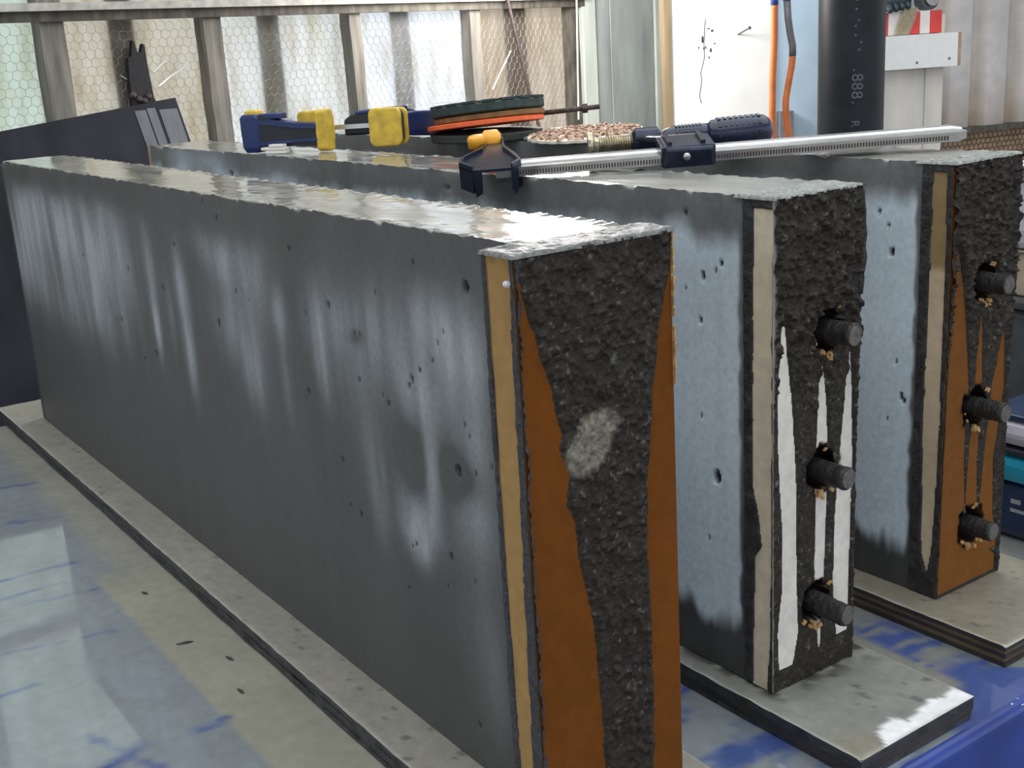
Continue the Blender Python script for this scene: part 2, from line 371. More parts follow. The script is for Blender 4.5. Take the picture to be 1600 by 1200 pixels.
# orange hoses
def hose(px, label, pts, top):
    h = thing('orange_hose', (pts[0][0], pts[0][1], pts[0][2]), label, 'hose')
    P = np.array(pts); ks = np.arange(len(P)); kk = np.linspace(0, len(P)-1, 60)
    C = np.stack([np.interp(kk, ks, P[:, i]) for i in range(3)], 1)
    for _ in range(6): C[1:-1] = (C[:-2]+2*C[1:-1]+C[2:])/4
    zt = top
    lowm = C[:, 2] <= zt+.02
    MB().tube([tuple(c) for c in C[lowm]], .0105).build('hose_run', M['orange'], h, smooth=True)
    return h, C
Rv = np.array((.60, .80)); a0 = np.array((-1.955, 2.391))
def hp(d, z): return (a0[0]+Rv[0]*d, a0[1]+Rv[1]*d, z)
h1, C1 = hose(0, 'straight orange hose hanging left of its wavy neighbour, before the panels', [hp(-.002, FZ), hp(-.01, 0), hp(.0, .30), hp(-.003, .42), hp(-.001, .55), hp(.004, .65), hp(.004, .755)], .755)
MB().tube([hp(.004, .755), hp(.004, .80), hp(.003, 1.3)], .0118).build('blue_tape', M['bluetape'], h1, smooth=True)
h2, C2 = hose(0, 'wavy orange hose with a grey upper run, hanging beside the pipe', [hp(.05, FZ), hp(.06, .1), hp(.058, .30), hp(.040, .42), hp(.039, .47), hp(.058, .575), hp(.060, .60)], .60)
P2 = [C2[-1], hp(.060, .63), hp(.052, .67), hp(.046, .71), hp(.042, .765)]
MB().tube(P2, .0112).build('grey_run', M['greyrub'], h2, smooth=True)
MB().tube([hp(.042, .765), hp(.042, .82), hp(.040, 1.3)], .0122).build('blue_tape', M['bluetape'], h2, smooth=True)

# black pipe with its printed text
pc = np.array((-1.652, 2.389)); pr = .094
pp = thing('black_pipe', (pc[0], pc[1], FZ), 'thick upright black plastic pipe with faint printed numerals', 'pipe')
mb = MB(); mb.lathe((pc[0], pc[1], FZ), (0, 0, 1), [(0, pr), (3.4, pr)], 48); mb.build('pipe_wall', M['pipe'], pp, smooth=True)
md = pp.children[-1].modifiers.new('edge', 'EDGE_SPLIT')
va = math.atan2(cam.location[1]-pc[1], cam.location[0]-pc[0])
def glyph(txt, size, z, ang, name):
    cu = bpy.data.curves.new('txt', 'FONT'); cu.body = txt; cu.size = size; cu.resolution_u = 3; cu.extrude = 0.0; cu.space_character = 1.05
    o = bpy.data.objects.new('txt', cu); COL.objects.link(o); dg = bpy.context.evaluated_depsgraph_get(); dg.update()
    me = bpy.data.meshes.new_from_object(o.evaluated_get(dg)); bpy.data.objects.remove(o); bpy.data.curves.remove(cu)
    V = np.array([v.co[:] for v in me.vertices]); F = [tuple(p.vertices) for p in me.polygons]
    # text runs down the pipe, glyph tops to the right
    an = ang + (V[:, 1]-size*.35)/pr; zz = z - V[:, 0]
    Q = np.stack([pc[0]+(pr+.0006)*np.cos(an), pc[1]+(pr+.0006)*np.sin(an), zz], 1)
    return link_mesh(name, Q, F, M['print'], pp)
glyph('888', .046, .548, va+.20, 'printed_number')
glyph('R', .034, .418, va+.16, 'printed_letter')
mb = MB()
for z, k in [(.745, .05), (.72, .05), (.675, .03), (.650, .03), (.555, .0), (.465, -.02), (.61, .14), (.69, .12), (.63, .2)]:
    a = va+k+.05
    p = np.array((pc[0]+pr*math.cos(a), pc[1]+pr*math.sin(a), z)); t = np.array((-math.sin(a), math.cos(a), 0)); n = np.array((math.cos(a), math.sin(a), 0))
    MB().obox(p, t*.006, (0, 0, .005), n*.0008).build('print_speck', M['print'], pp)

# white post with its box board, the striped sheeting and what lies on it
PC2 = np.array((-1.872, 2.977))
pl = thing('white_post', (PC2[0], PC2[1], FZ), 'whitewashed square post right of the black pipe', 'post')
pbox(MB(), PC2, -.16, .108, FZ, .70, -.12, 0).build('post', M['pillar'], pl)
pbox(MB(), PC2, .040, .043, FZ, .53, .0, .0015).build('seam', M['plank_grey'], pl)
pbox(MB(), PC2, -.16, .128, .533, .640, .002, .05).build('box_board', M['whiteboard'], pl)
pbox(MB(), PC2, .128, .140, .533, .640, -.10, .05).build('box_end', M['board_tan'], pl)
for u, z in ((-.018, .551), (.098, .558)):
    p = PC2+PD*u+PN*.05; MB().cyl((p[0], p[1], z), (p[0]+PN[0]*.002, p[1]+PN[1]*.002, z), .004, n=10).build('screw_head', M['nail'], pl)
sg = thing('striped_sheeting', (PC2[0], PC2[1], .64), 'red and white striped sheeting standing on the white box board', 'sheeting')
for u0, u1, mm in [(-.16, -.105, 'red'), (-.105, -.035, 'stripewhite'), (-.035, .008, 'red'), (.008, .045, 'stripewhite'), (.045, .088, 'red')]:
    pbox(MB(), PC2, u0+.0005, u1-.0005, .6415, .7135, .004, .016).build('stripe', M[mm], sg, bevel=.002)
def pq(u, z, o): p = PC2+PD*u+PN*o; return (p[0], p[1], z)
st = thing('webbing_strap', pq(-.06, .64, .03), 'khaki webbing strap hanging over the striped sheeting', 'strap')
MB().rings([[pq(-.085, .6415, .020), pq(-.035, .6415, .020), pq(-.035, .6415, .026), pq(-.085, .6415, .026)], [pq(-.070, .69, .022), pq(-.015, .69, .022), pq(-.015, .69, .028), pq(-.070, .69, .028)], [pq(-.055, .722, .019), pq(-.005, .722, .019), pq(-.005, .725, .026), pq(-.055, .725, .026)]]).build('webbing', M['strap'], st)
g1 = thing('work_glove', pq(-.06, .71, 0), 'dark teal rubber glove lying on top of the striped sheeting', 'glove')
mb = MB()
for k in range(4): mb.tube([pq(-.10+.022*k, .735, .005), pq(-.105+.022*k, .728+.002*k, .022), pq(-.108+.021*k, .716+.004*k, .034)], [.012, .011, .008], 8)
mb.lathe(pq(-.12, .748, -.03), np.append(PD, 0), [(0, .02), (.02, .03), (.07, .032), (.11, .02)], 14)
mb.build('glove_body', M['darkteal'], g1, smooth=True)
g2 = thing('tape_roll', pq(.05, .742, 0), 'grey roll of tape with dark outer turn above the striped sheeting', 'roll')
mb = MB(); mb.lathe(pq(.045, .748, -.035), np.append(PN, 0), [(0, .020), (0, .033), (.045, .033), (.045, .020), (0, .020)], 24); mb.build('roll_body', M['bin'], g2, smooth=False)
mb = MB(); mb.lathe(pq(.055, .752, -.03), np.append(PN, 0), [(0, .004), (0, .024), (.044, .024), (.044, .004)], 24); mb.build('roll_core', M['greyroll'], g2)

# corrugated wall on the right
RC = np.array((-1.911, 3.439)); RD = np.array((.226, .974)); RD /= np.linalg.norm(RD); RN = np.array((RD[1], -RD[0]))
wr_ = struct(thing('wall_right', (RC[0], RC[1], FZ), None, None))
prof = []; uu = -.32
for k in range(9):
    for du, o in ((0, 0), (.085, 0), (.10, -.030), (.145, -.030), (.16, 0)):
        prof.append((uu+du, o))
    uu += .165
zs = [.305, .34, .40, .50, .65, 1.0, 1.36]
Vv = []; Cc = []
for u, o in prof:
    for z in zs:
        p = RC+RD*u+RN*o; Vv.append((p[0], p[1], z))
        d = 1-sst(.30, .50, np.array(z)); n = .9+.2*float(vn(u*14, z*3, 8)); rib_mix = (o < -.01)*.35  # recessed ribs are mixed towards the darker brown
        c = mixc((.62, .585, .56), (.33, .25, .18), np.array(min(1, .62*float(d)+rib_mix)))*n; Cc.append(c)
vw = vmat('stained_corrugated_sheet', .12, 20, .05, 60, .4)
o = link_mesh('corrugated_sheet', Vv, grid_faces(len(prof), len(zs)), vw, wr_, cols=np.array(Cc), attrs={'Rgh': np.full(len(Vv), .6)})
def rbox(mb, u0, u1, z0, z1, o0, o1):
    p = RC+RD*u0+RN*o0; return mb.obox((p[0], p[1], z0), np.append(RD*(u1-u0), 0), np.append(RN*(o1-o0), 0), (0, 0, z1-z0))
rbox(MB(), -.35, 1.2, .288, .306, -.04, .02).build('girt', M['timber_dark'], wr_)
rbox(MB(), -.35, 1.2, FZ, .287, -.05, -.03).build('backing_board', M['board_tan'], wr_)
netting('wire_netting', lambda u, z, o: (RC[0]+RD[0]*u+RN[0]*(o-.02), RC[1]+RD[1]*u+RN[1]*(o-.02), z), -.3, .4, .10, .285, .0125, .0016, M['rustwire'], wr_)

# things leaning at the left end of the wall
fp = thing('formply_sheet', W(-.3, FZ, .35), 'big black formply sheet leaning on the wall behind the nearest panel', 'sheet')
def quadslab(P0, P1, P2, P3, th):
    n = np.cross(np.array(P1)-P0, np.array(P3)-P0); n /= np.linalg.norm(n); n *= th
    return MB().rings([[np.array(p, float) for p in (P0, P1, P2, P3)], [np.array(p, float)+n for p in (P0, P1, P2, P3)]])
def lean(t, z, extra=0.): return W(t, z, .052+(.6-z)*.20+extra)
quadslab(lean(-1.0, .462), lean(-.80, FZ+.004), lean(.54, FZ+.135), lean(.322, .592), .022).build('sheet_body', M['formply'], fp, bevel=.002)
for t0, t1, z0, z1 in [(.188, .222, .40, .568), (.226, .252, .40, .572), (.262, .318, .40, .566)]:
    a = .13
    quadslab(lean(t0+(.56-z1)*a, z1, .0225), lean(t0+(.56-z0)*a, z0, .0225), lean(t1+(.56-z0)*a, z0, .0225), lean(t1+(.56-z1)*a, z1, .0225), .0012).build('cement_smear', M['formply_grey'], fp)
bb = thing('broken_board', W(.24, .2, .02), 'charred black broken board with jagged top standing above the formply sheet', 'board')
MB().prism([(.20, -.9), (.210, .57), (.213, .66), (.217, .711), (.228, .716), (.236, .758), (.243, .755), (.246, .728), (.258, .724), (.266, .748), (.272, .745), (.273, .69), (.279, .60), (.285, .585), (.30, -.9)],
           W(0, 0, .014), np.append(WD, 0), (0, 0, 1), np.append(WN, 0)*.016).build('board_body', M['charred'], bb)
mb = MB()
for t, z in ((.232, .598), (.248, .592), (.262, .604), (.215, .61)): mb.lathe(W(t, z, .030), np.append(WN, 0), [(0, .010), (.006, .009), (.010, .004)], 8)
mb.build('mud_lump', M['ruststeel'], bb)
sk = thing('thin_stick', W(1.70, .48, .09), 'thin dark stick leaning against the mesh wall above the disc stack', 'stick')
MB().tube([W(1.60, 1.05, .115), W(1.627, .839, .115), W(1.704, .484, .13), W(1.86, -.30, .25)], [.006, .0065, .0065, .0065], 8).build('stick_body', M['ruststeel'], sk)
wc = thing('plumb_line', W(1.995, .47, .12), 'thin white cord hanging straight down before the grey planks', 'cord')
MB().tube([W(2.00, 1.36, .10), W(1.998, .833, .10), W(1.981, .40, .10)], .0032, 8).build('cord_body', M['tape'], wc)

# ------------------------------------------------------------------ work table
TX0, TX1, TY0, TY1 = -1.79, .082, -.95, 1.45
tb = thing('work_table', (-.8, .3, FZ), 'long blue enamelled steel worktable smeared with grey cement', 'table')
xs = np.linspace(TX0, TX1, 235); ys = np.linspace(TY0, TY1, 300)
X, Y = np.meshgrid(xs, ys, indexing='ij')
reg = .12 + .30*sst(-1.0, -1.5, X)*sst(-.06, -.12, Y) + .42*sst(-.55, -.25, X)*sst(.14, .2, Y)*sst(.34, .30, Y) \
    + .50*sst(-.22, -.10, X)*sst(.46, .48, Y)*sst(.60, .575, Y) + .8*sst(.045, .062, X) + .14*sst(-.5, -.35, X)*sst(-.12, -.2, Y) \
    + .2*sst(.45, .5, Y)*sst(-.02, .02, X)
spill = sst(.472, .480, Y)*sst(.528, .515, Y+.02*(fbm(X*20, Y*20, 3)-.5)+.0*X)*sst(-.2, -.15, X)*sst(.052, .035, X+.3*(Y-.48))
strk = .46*fbm(X*26+3, Y*4.5, 11, 4) + .54*fbm(X*85, Y*20, 15, 4)
B = .85*sst(.0, .13, strk - (.76-.52*reg))
for (xa, ya, xb, yb, wd, k) in [(-.991, -.33, -.975, -.115, .006, .9), (-.90, -.32, -.862, -.118, .005, .55), (-.645, -.34, -.648, -.255, .007, .9), (-.44, -.20, -.408, -.26, .012, .8), (-.427, -.145, -.4268, -.11, .007, .8), (-.50, -.24, -.36, -.19, .007, .6), (-.76, -.30, -.72, -.14, .004, .45), (-1.25, -.28, -1.18, -.08, .006, .5), (-1.42, -.22, -1.38, -.07, .008, .6), (-1.08, -.1, -1.07, -.05, .004, .4)]:
    d = np.array((xb-xa, yb-ya)); L2 = d@d; t = np.clip(((X-xa)*d[0]+(Y-ya)*d[1])/L2, 0, 1)
    r = np.hypot(X-xa-t*d[0], Y-ya-t*d[1]) + .012*(fbm(X*70, Y*30, 21, 3)-.5)
    B = np.maximum(B, k*sst(wd, wd*.3, r)*np.clip(.35+1.1*fbm(X*50, Y*20, 23, 3), 0, 1))
B = B*(1-spill)
line = -.11+.006*(vn(X*9, Y*0, 31)-.5)
kh = sst(-.0025, .0025, Y-line)*sst(-.93, -.86, X+.1*(Y+.11))*sst(.02, -.02, Y)
kh = np.maximum(kh, sst(-.10, -.05, Y)*sst(.02, -.02, Y)*.8)
C = mixc((.25, .28, .30), (.36, .345, .265), kh*.9)
C = C*(.86+.28*fbm(X*14, Y*14, 33, 4))[..., None]
C = mixc(C, np.array((.22, .22, .185)), sst(.46, .48, Y)*.6)
C = mixc(C, np.array((.25, .255, .22)), spill)
C = mixc(C, np.array((.034, .078, .30)), B)
C = mixc(C, np.array((.55, .58, .62)), .7*sst(.66, .74, fbm(X*60, Y*22, 41, 4))*(X > .03))
R = .035+.07*sst(.35, .75, fbm(X*9, Y*9, 43, 4))+.10*kh
V = np.stack([X, Y, np.zeros_like(X)], -1).reshape(-1, 3)
link_mesh('tabletop', V, grid_faces(235, 300), M['tabletop'], tb, True, C.reshape(-1, 3), attrs={'Rgh': R.ravel()})
# rolled front edge and apron
mb = MB(); R_ = []
for y in np.linspace(TY0, TY1, 30):
    a = [(TX1, y, 0)] + [(TX1+.012*math.sin(t), y, -.012+.012*math.cos(t)) for t in np.linspace(.25, math.pi/2, 5)] + [(TX1+.012, y, -.15), (TX1, y, -.15)]
    R_.append(a)
mb.rings(R_).build('front_apron', M['steelblue'], tb, smooth=False)
mb = MB()
for i in range(190):
    y = random.uniform(.30, .92)
    if vn(y*22, 3, 17) < .45: continue
    a = random.uniform(.02, .9); p = (TX1+.0122*math.sin(a), y, -.012+.0122*math.cos(a)); ln = random.uniform(.0012, .006); wd = random.uniform(.0005, .0016)
    mb.obox(p, (wd*random.uniform(-.5, .5), ln, 0), (wd*math.cos(a), random.uniform(-.001, .001), -wd*math.sin(a)), (.0003*math.sin(a), 0, .0003*math.cos(a)))
for i in range(60):
    y = random.uniform(.50, .75); z = random.uniform(-.12, -.07); mb.obox((TX1+.012, y, z), (0, random.uniform(.002, .008), random.uniform(-.002, .002)), (0, 0, random.uniform(.0006, .002)), (.0004, 0, 0))
sc = mb.build('paint_scuffs', M['scuff'], tb); sc['kind'] = 'stuff'
MB().box(TX0, TX1, TY0, TY1, -.035, -.001).build('top_plate', M['steelblue'], tb)
for x in (TX0+.05, TX1-.10):
    for y in (TY0+.1, TY1-.16): MB().box(x, x+.05, y, y+.05, FZ, -.035).build('leg', M['steelblue'], tb)
MB().box(TX0, TX0+.02, TY0, TY1, -.15, -.035).build('rear_apron', M['steelblue'], tb)

# ------------------------------------------------------------------ plywood bases
def base(x0, x1, y0, y1, h, label, film_fn, seq, wet):
    o = thing('plywood_base', ((x0+x1)/2, (y0+y1)/2, 0), label, 'board', 'plywood bases under the panels')
    zz = np.linspace(.0008, h-.0022, len(seq)+1)
    for k, s in enumerate(seq):
        i = random.uniform(0, .0016); mb = MB(); R = []
        for x in np.linspace(x0+i, x1-i, 40 if wet else 12):
            j = .0022*(float(vn(x*40, k*7, 51))-.5)
            R.append([(x, y0+i+j, zz[k]), (x, y1-i, zz[k]), (x, y1-i, zz[k+1]-.0002), (x, y0+i+j, zz[k+1]-.0002)])
        mb.rings(R).build('ply_layer', M[s], o)
    nx = int((x1-x0)/.0045); ny = int((y1-y0)/.004)
    X, Y = np.meshgrid(np.linspace(x0, x1, nx), np.linspace(y0, y1, ny), indexing='ij')
    C, Rg, Z = film_fn(X, Y)
    edge = sst(.003, .0, np.minimum(Y-y0, np.minimum(x1-X, y1-Y)))*(.35+.6*vn(X*50, Y*50, 52))
    C = mixc(C, np.array((.46, .45, .40)), edge)
    V = np.stack([X+0, Y+.0012*(vn(X*60, Y*60, 53)-.5)*(np.abs(Y-y0) < .001), h-.0022+Z], -1)
    # skirt closing the film against the top ply
    V[0, :, 2] = V[-1, :, 2] = h-.0024; V[:, 0, 2] -= .0006; V[:, -1, 2] = h-.0024
    link_mesh('cement_film', V.reshape(-1, 3), grid_faces(nx, ny), M['film'], o, True, C.reshape(-1, 3), attrs={'Rgh': Rg.ravel()})
    return o
def film_plain(tone, bumpy):
    def f(X, Y):
        C = mixc(np.array(tone)*.86, np.array(tone)*1.12, fbm(X*22, Y*30, 61, 4))
        C = mixc(C, np.array((.05, .05, .055)), sst(.76, .80, fbm(X*70, Y*110, 63, 3))*.6)
        return C, .30+.3*fbm(X*12, Y*12, 64, 3), .0012+bumpy*(fbm(X*50, Y*50, 65, 3)-.5)
    return f
base(-1.845, .060, -.0237, .190, .0274, 'plywood base under the nearest panel, its edge caked in dark cement', film_plain((.30, .29, .245), .0012), ['ply_wet']*5, True)
wpx = [.335, .3497, .362, .3795, .3839, .3857, .4122, .4352, .4465, .472]; wpv = [.0764, .0565, .053, .049, .0579, .0639, .0566, .0531, .0597, .0528]
def film2(X, Y):
    C, R, Z = film_plain((.235, .24, .215), .0018)(X, Y)
    m = sst(-.0012, .0012, X-np.interp(Y, wpx, wpv)-.003*(fbm(X*120, Y*120, 66, 3)-.5))*(Y > .336)
    C = mixc(C, np.array((.24, .215, .155)), sst(.02, .06, X)*sst(.36, .32, Y)*.8)
    C = mixc(C, np.array((.88, .89, .88))*(.85+.25*fbm(X*60, Y*60, 67, 3))[..., None], m)
    near = sst(.03, .0, X+.055)*sst(.31, .325, Y)
    C = mixc(C, np.array((.055, .052, .048)), near*sst(.42, .56, fbm(X*60, Y*60, 68, 4)))
    return C, R, Z*(1-m) + .0*m
base(-1.85, .0764, .2999, .4720, .0272, 'plywood base under the middle panel, its corner film worn to white', film2, ['ply_wet', 'ply_dark', 'ply_dark', 'ply_wet', 'ply_wet'], True)
base(-1.85, .0404, .5814, .790, .0262, 'plywood base under the farthest panel with bare ply layers showing', film_plain((.235, .215, .165), .0010), ['ply_dark', 'ply_light', 'ply_dark', 'ply_light', 'ply_dark'], False)

# ------------------------------------------------------------------ concrete panels
def slab_body(root, x0, x1, y0, y1, z0, z1, front_fn, top_fn, pits, dx, dzs, name='cast_slab', drop=0, xd=-.22):
    xs = np.concatenate([np.linspace(x0, xd, int((xd-x0)/dx)+1)[:-1], np.linspace(xd, x1, int((x1-xd)/.0021)+1)]); nx = len(xs)
    nf = int((z1-z0)/dzs); ft = np.linspace(0, 1, nf); nt = max(16, int((y1-y0)/.0035)); tt = np.linspace(0, 1, nt)[1:]
    ny_ = 14; bt = np.linspace(0, 1, ny_)[1:]
    prof = [(y0, z0+(z1-z0)*a) for a in ft] + [(y0+(y1-y0)*a, z1) for a in tt] + [(y1, z1-(z1-z0)*a) for a in bt]
    prof = np.array(prof); npf = len(prof)
    X = np.repeat(xs[:, None], npf, 1); Y = np.repeat(prof[None, :, 0], nx, 0).copy(); Z = np.repeat(prof[None, :, 1], nx, 0).copy()
    idx = np.arange(npf)[None, :].repeat(nx, 0); isf = idx < nf; ist = (idx >= nf-1) & (idx < nf+nt-1)
    Z = Z - drop*sst(-.42, -.12, X)*(Z-z0)/(z1-z0)
    # crumbled arrises
    zt_ = z1-drop*sst(-.42, -.12, X)
    ef = np.exp(-np.abs(Z-zt_)/.004)*isf + np.exp(-np.abs(Y-y0)/.004)*(~isf & ist); eb = np.exp(-np.abs(Y-y1)/.006)*ist
    chip = (fbm(X*80, X*0+3, 71, 3)-.5)*.0050 + .003*sst(.66, .8, fbm(X*60, X*0, 72, 3))
    Z = Z - (chip)*ef - (fbm(X*80, X*0+9, 73, 3)-.45)*.006*eb
    Y = Y + np.where(isf, .5*chip*ef, 0)
    Z = Z + np.where(ist, .0012*(fbm(X*12, Y*45, 74, 4)-.5)+.0005*(fbm(X*50, Y*100, 75, 3)-.5), 0)*(1-.5*ef)
    Y = Y + np.where(isf, .0010*(fbm(X*9, Z*9, 76, 3)-.5), 0)
    C = np.zeros((nx, npf, 3)); Rg = np.zeros((nx, npf))
    cf, rf = front_fn(X, Z); ct, rt = top_fn(X, Y)
    C[:] = np.where(isf[..., None], cf, np.where(ist[..., None], ct, np.array((.13, .135, .14)))); Rg[:] = np.where(isf, rf, np.where(ist, rt, .5))
    for px, pz, r in pits:
        d = np.hypot((X-px)*(1+.5*vn(X*200, Z*200, 77)), (Z-pz)*.8)
        m = sst(r*1.5, r*1.0, d)*isf; Y = Y + m*np.minimum(.006, r*1.6); C = mixc(C, np.array((.008, .008, .009)), m); Rg = Rg*(1-m)+.8*m  # pit shade is also painted near-black into the colour
    V = np.stack([X, Y, Z], -1).reshape(-1, 3); F = grid_faces(nx, npf)
    # end caps as triangle strips would be hidden by the end boards: close with one polygon fan each
    o = link_mesh(name, V, F, M['concrete'], root, True, C.reshape(-1, 3), attrs={'Rgh': Rg.ravel()})
    o.modifiers.new('edge', 'EDGE_SPLIT').split_angle = math.radians(50)
    return o
WET = np.array((.066, .066, .064)); DRY = np.array((.33, .36, .38))
BLOBS1 = [(-1.463, 0.439, 0.234, 0.057, 0.55), (-1.283, 0.411, 0.265, 0.075, 0.6), (-1.116, 0.408, 0.15, 0.079, 0.55), (-1.605, 0.357, 0.138, 0.075, 0.5), (-1.376, 0.315, 0.188, 0.058, 0.35), (-1.194, 0.319, 0.163, 0.054, 0.3), (-0.906, 0.403, 0.018, 0.055, 0.3), (-0.907, 0.327, 0.013, 0.038, 0.7), (-0.845, 0.363, 0.012, 0.045, 0.3), (-0.786, 0.392, 0.023, 0.043, 0.6), (-0.783, 0.321, 0.019, 0.049, 0.55), (-0.627, 0.458, 0.083, 0.027, 0.5), (-0.569, 0.435, 0.053, 0.045, 0.5), (-0.612, 0.384, 0.065, 0.047, 0.4), (-0.578, 0.344, 0.037, 0.04, 0.35), (-0.577, 0.313, 0.022, 0.032, 0.25), (-0.486, 0.396, 0.02, 0.029, 0.5), (-0.486, 0.331, 0.013, 0.045, 0.2), (-0.394, 0.423, 0.022, 0.041, 0.7), (-0.39, 0.377, 0.017, 0.042, 0.45), (-0.356, 0.435, 0.034, 0.033, 0.4), (-0.312, 0.391, 0.075, 0.058, 0.35), (-0.256, 0.425, 0.069, 0.043, 0.4), (-0.152, 0.452, 0.068, 0.033, 0.5), (-0.126, 0.423, 0.038, 0.044, 0.5), (-0.205, 0.386, 0.044, 0.036, 0.45), (-0.303, 0.301, 0.026, 0.054, 0.3), (-0.3, 0.249, 0.02, 0.042, 0.3), (-0.188, 0.317, 0.013, 0.05, 0.4), (-0.219, 0.259, 0.035, 0.03, 0.65), (-0.212, 0.229, 0.014, 0.017, 0.5), (-0.24, 0.24, 0.024, 0.021, 0.4), (-0.115, 0.359, 0.029, 0.046, 0.3), (-0.119, 0.288, 0.03, 0.036, 0.3), (-0.113, 0.169, 0.03, 0.095, 0.15), (-0.308, 0.414, 0.015, 0.009, -0.35), (-0.141, 0.323, 0.025, 0.021, -0.35), (-0.226, 0.327, 0.023, 0.051, -0.25)]
PITS1 = [(-0.111, 0.486, 0.0034), (-0.305, 0.416, 0.0017), (-0.315, 0.416, 0.0014), (-0.366, 0.436, 0.0028), (-0.42, 0.42, 0.0015), (-0.671, 0.371, 0.0035), (-0.144, 0.319, 0.0037), (-0.212, 0.389, 0.0025), (-0.218, 0.382, 0.0019), (-0.26, 0.356, 0.002), (-0.269, 0.363, 0.0017), (-0.197, 0.4, 0.0016), (-0.173, 0.413, 0.0015), (-0.162, 0.431, 0.0014), (-0.151, 0.443, 0.0014), (-0.193, 0.497, 0.0015), (-0.267, 0.461, 0.0016), (-0.369, 0.273, 0.0018), (-0.314, 0.369, 0.0017), (-0.34, 0.221, 0.0022), (-0.362, 0.225, 0.0015), (-0.435, 0.333, 0.0023), (-0.861, 0.391, 0.0029), (-0.928, 0.29, 0.0031), (-0.79, 0.456, 0.0023), (-0.444, 0.484, 0.0019), (-0.605, 0.42, 0.0021), (-0.57, 0.413, 0.0016), (-0.23, 0.223, 0.0017), (-0.167, 0.231, 0.0023), (-0.238, 0.219, 0.0014), (-0.128, 0.364, 0.0015), (-0.122, 0.356, 0.0014), (-0.09, 0.337, 0.0015), (-0.116, 0.324, 0.0014), (-1.091, 0.311, 0.0028), (-1.068, 0.317, 0.0028), (-0.978, 0.273, 0.0021), (-0.177, 0.199, 0.0016), (-0.129, 0.22, 0.0014), (-0.675, 0.519, 0.0017), (-0.636, 0.502, 0.0017), (-1.22, 0.397, 0.0024), (-0.999, 0.401, 0.0021), (-0.251, 0.171, 0.0014), (-0.14, 0.071, 0.002)]
def front1(X, Z):
    D = np.zeros_like(X); Xw = X + .03*(fbm(X*6, Z*5, 81, 3)-.5); Zw = Z + .05*(fbm(X*14, Z*5, 82, 3)-.5)
    for bx, bz, rx, rz, k in BLOBS1:
        q = ((Xw-bx)/rx)**2 + ((Zw-bz)/rz)**2; g = np.exp(-q*1.1)
        D = D*(1-max(k, 0)*g*.75) + max(k, 0)*g*.75 + min(k, 0)*g
    st_ = .62*fbm(X*22, Z*3.4, 83, 4)+.38*fbm(X*62, Z*7, 84, 3)
    D = np.clip(D*2.0*np.clip(1.9*st_-.2, .15, 1.6), 0, 1)*sst(.512, .470, Z+.02*(fbm(X*18, Z*3, 85, 3)-.5))
    D = D + .06*fbm(X*30, Z*4, 86, 4)*sst(.05, .3, Z)
    base_ = WET*(.86+.30*fbm(X*40, Z*8, 87, 4))[..., None]
    C = mixc(base_, DRY, np.clip(D, 0, 1)); R = .45+.30*np.clip(D*1.5, 0, 1)
    return C, R
def front23(zt, zb, xe, seed, amp, extra=()):
    def f(X, Z):
        n = fbm(X*34, Z*3, seed, 4); n2 = fbm(X*14, Z*5, seed+1, 4)
        D = sst(zt+.012, zt-.022, Z + .025*(n-.5) + .015*(n2-.5))*sst(zb-.012, zb+.018, Z + amp*(n2-.5) + .05*(n-.5))
        D = D*sst(.0, .006, xe-X+.004*(vn(X*0, Z*60, seed+2)-.5))
        for bx, bz, rx, rz, k in extra: D = D + k*np.exp(-((X-bx)/rx)**2-((Z-bz)/rz)**2)
        D = np.clip(D*(.78+.45*fbm(X*26, Z*2.4, seed+3, 4)), 0, 1)
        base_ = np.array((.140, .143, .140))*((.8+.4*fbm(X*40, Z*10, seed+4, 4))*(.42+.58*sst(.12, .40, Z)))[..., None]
        return mixc(base_, np.array((.53, .62, .685)), D), .45+.3*D
    return f
def topfn(seed, rough_from):
    def f(X, Y):
        n = fbm(X*10, Y*40, seed, 4); C = mixc((.165, .165, .145), (.275, .275, .245), n)
        R = .06+.10*sst(.4, .7, fbm(X*12, Y*50, seed+1, 4)) + .25*sst(rough_from, rough_from+.12, X)
        return C, R
    return f

def crust(name, root, org, u, v, n, U, Vr, res, fn, mat, kind=None, back=-.0006):
    """lumpy layer on the plane org+u*a+v*b; fn(a,b)->(mask, height, colour, roughness); mask<=0 is bare"""
    nu = int((U[1]-U[0])/res)+1; nv = int((Vr[1]-Vr[0])/res)+1
    A, Bq = np.meshgrid(np.linspace(*U, nu), np.linspace(*Vr, nv), indexing='ij')
    m, h, C, Rg = fn(A, Bq)
    h = np.where(m > 0, h, back)
    u, v, n, org = [np.array(q, float) for q in (u, v, n, org)]
    V = (org + A[..., None]*u + Bq[..., None]*v + h[..., None]*n).reshape(-1, 3)
    F = grid_faces(nu, nv, m > 0)
    if np.dot(np.cross(u, v), n) < 0: F = F[:, ::-1]
    V, F, C, Rg = compact(V, F, C.reshape(-1, 3), Rg.ravel())
    return link_mesh(name, V, F, mat, root, True, C, attrs={'Rgh': Rg})
MUD = np.array((.026, .0205, .015))
def mud_col(A, Bq, seed, light=None):
    n = fbm(A*150, Bq*150, seed, 4); C = mixc(MUD*.45, MUD*1.5, n)
    sp = sst(.72, .80, fbm(A*260, Bq*260, seed+3, 3)); C = mixc(C, np.array((.17, .165, .155)), sp*.55)
    return C
def mud_h(A, Bq, seed, base, amp):
    return np.maximum(.0008, base + amp*(fbm(A*120, Bq*105, seed+5, 4)-.35) + amp*.8*sst(.50, .78, fbm(A*270, Bq*230, seed+6, 2)) - amp*.7*sst(.60, .75, fbm(A*70, Bq*70, seed+7, 2)))
def ipz(tab): 
    t = sorted(tab); z = [p[0] for p in t]; y = [p[1] for p in t]
    return lambda Z: np.interp(Z, z, y)
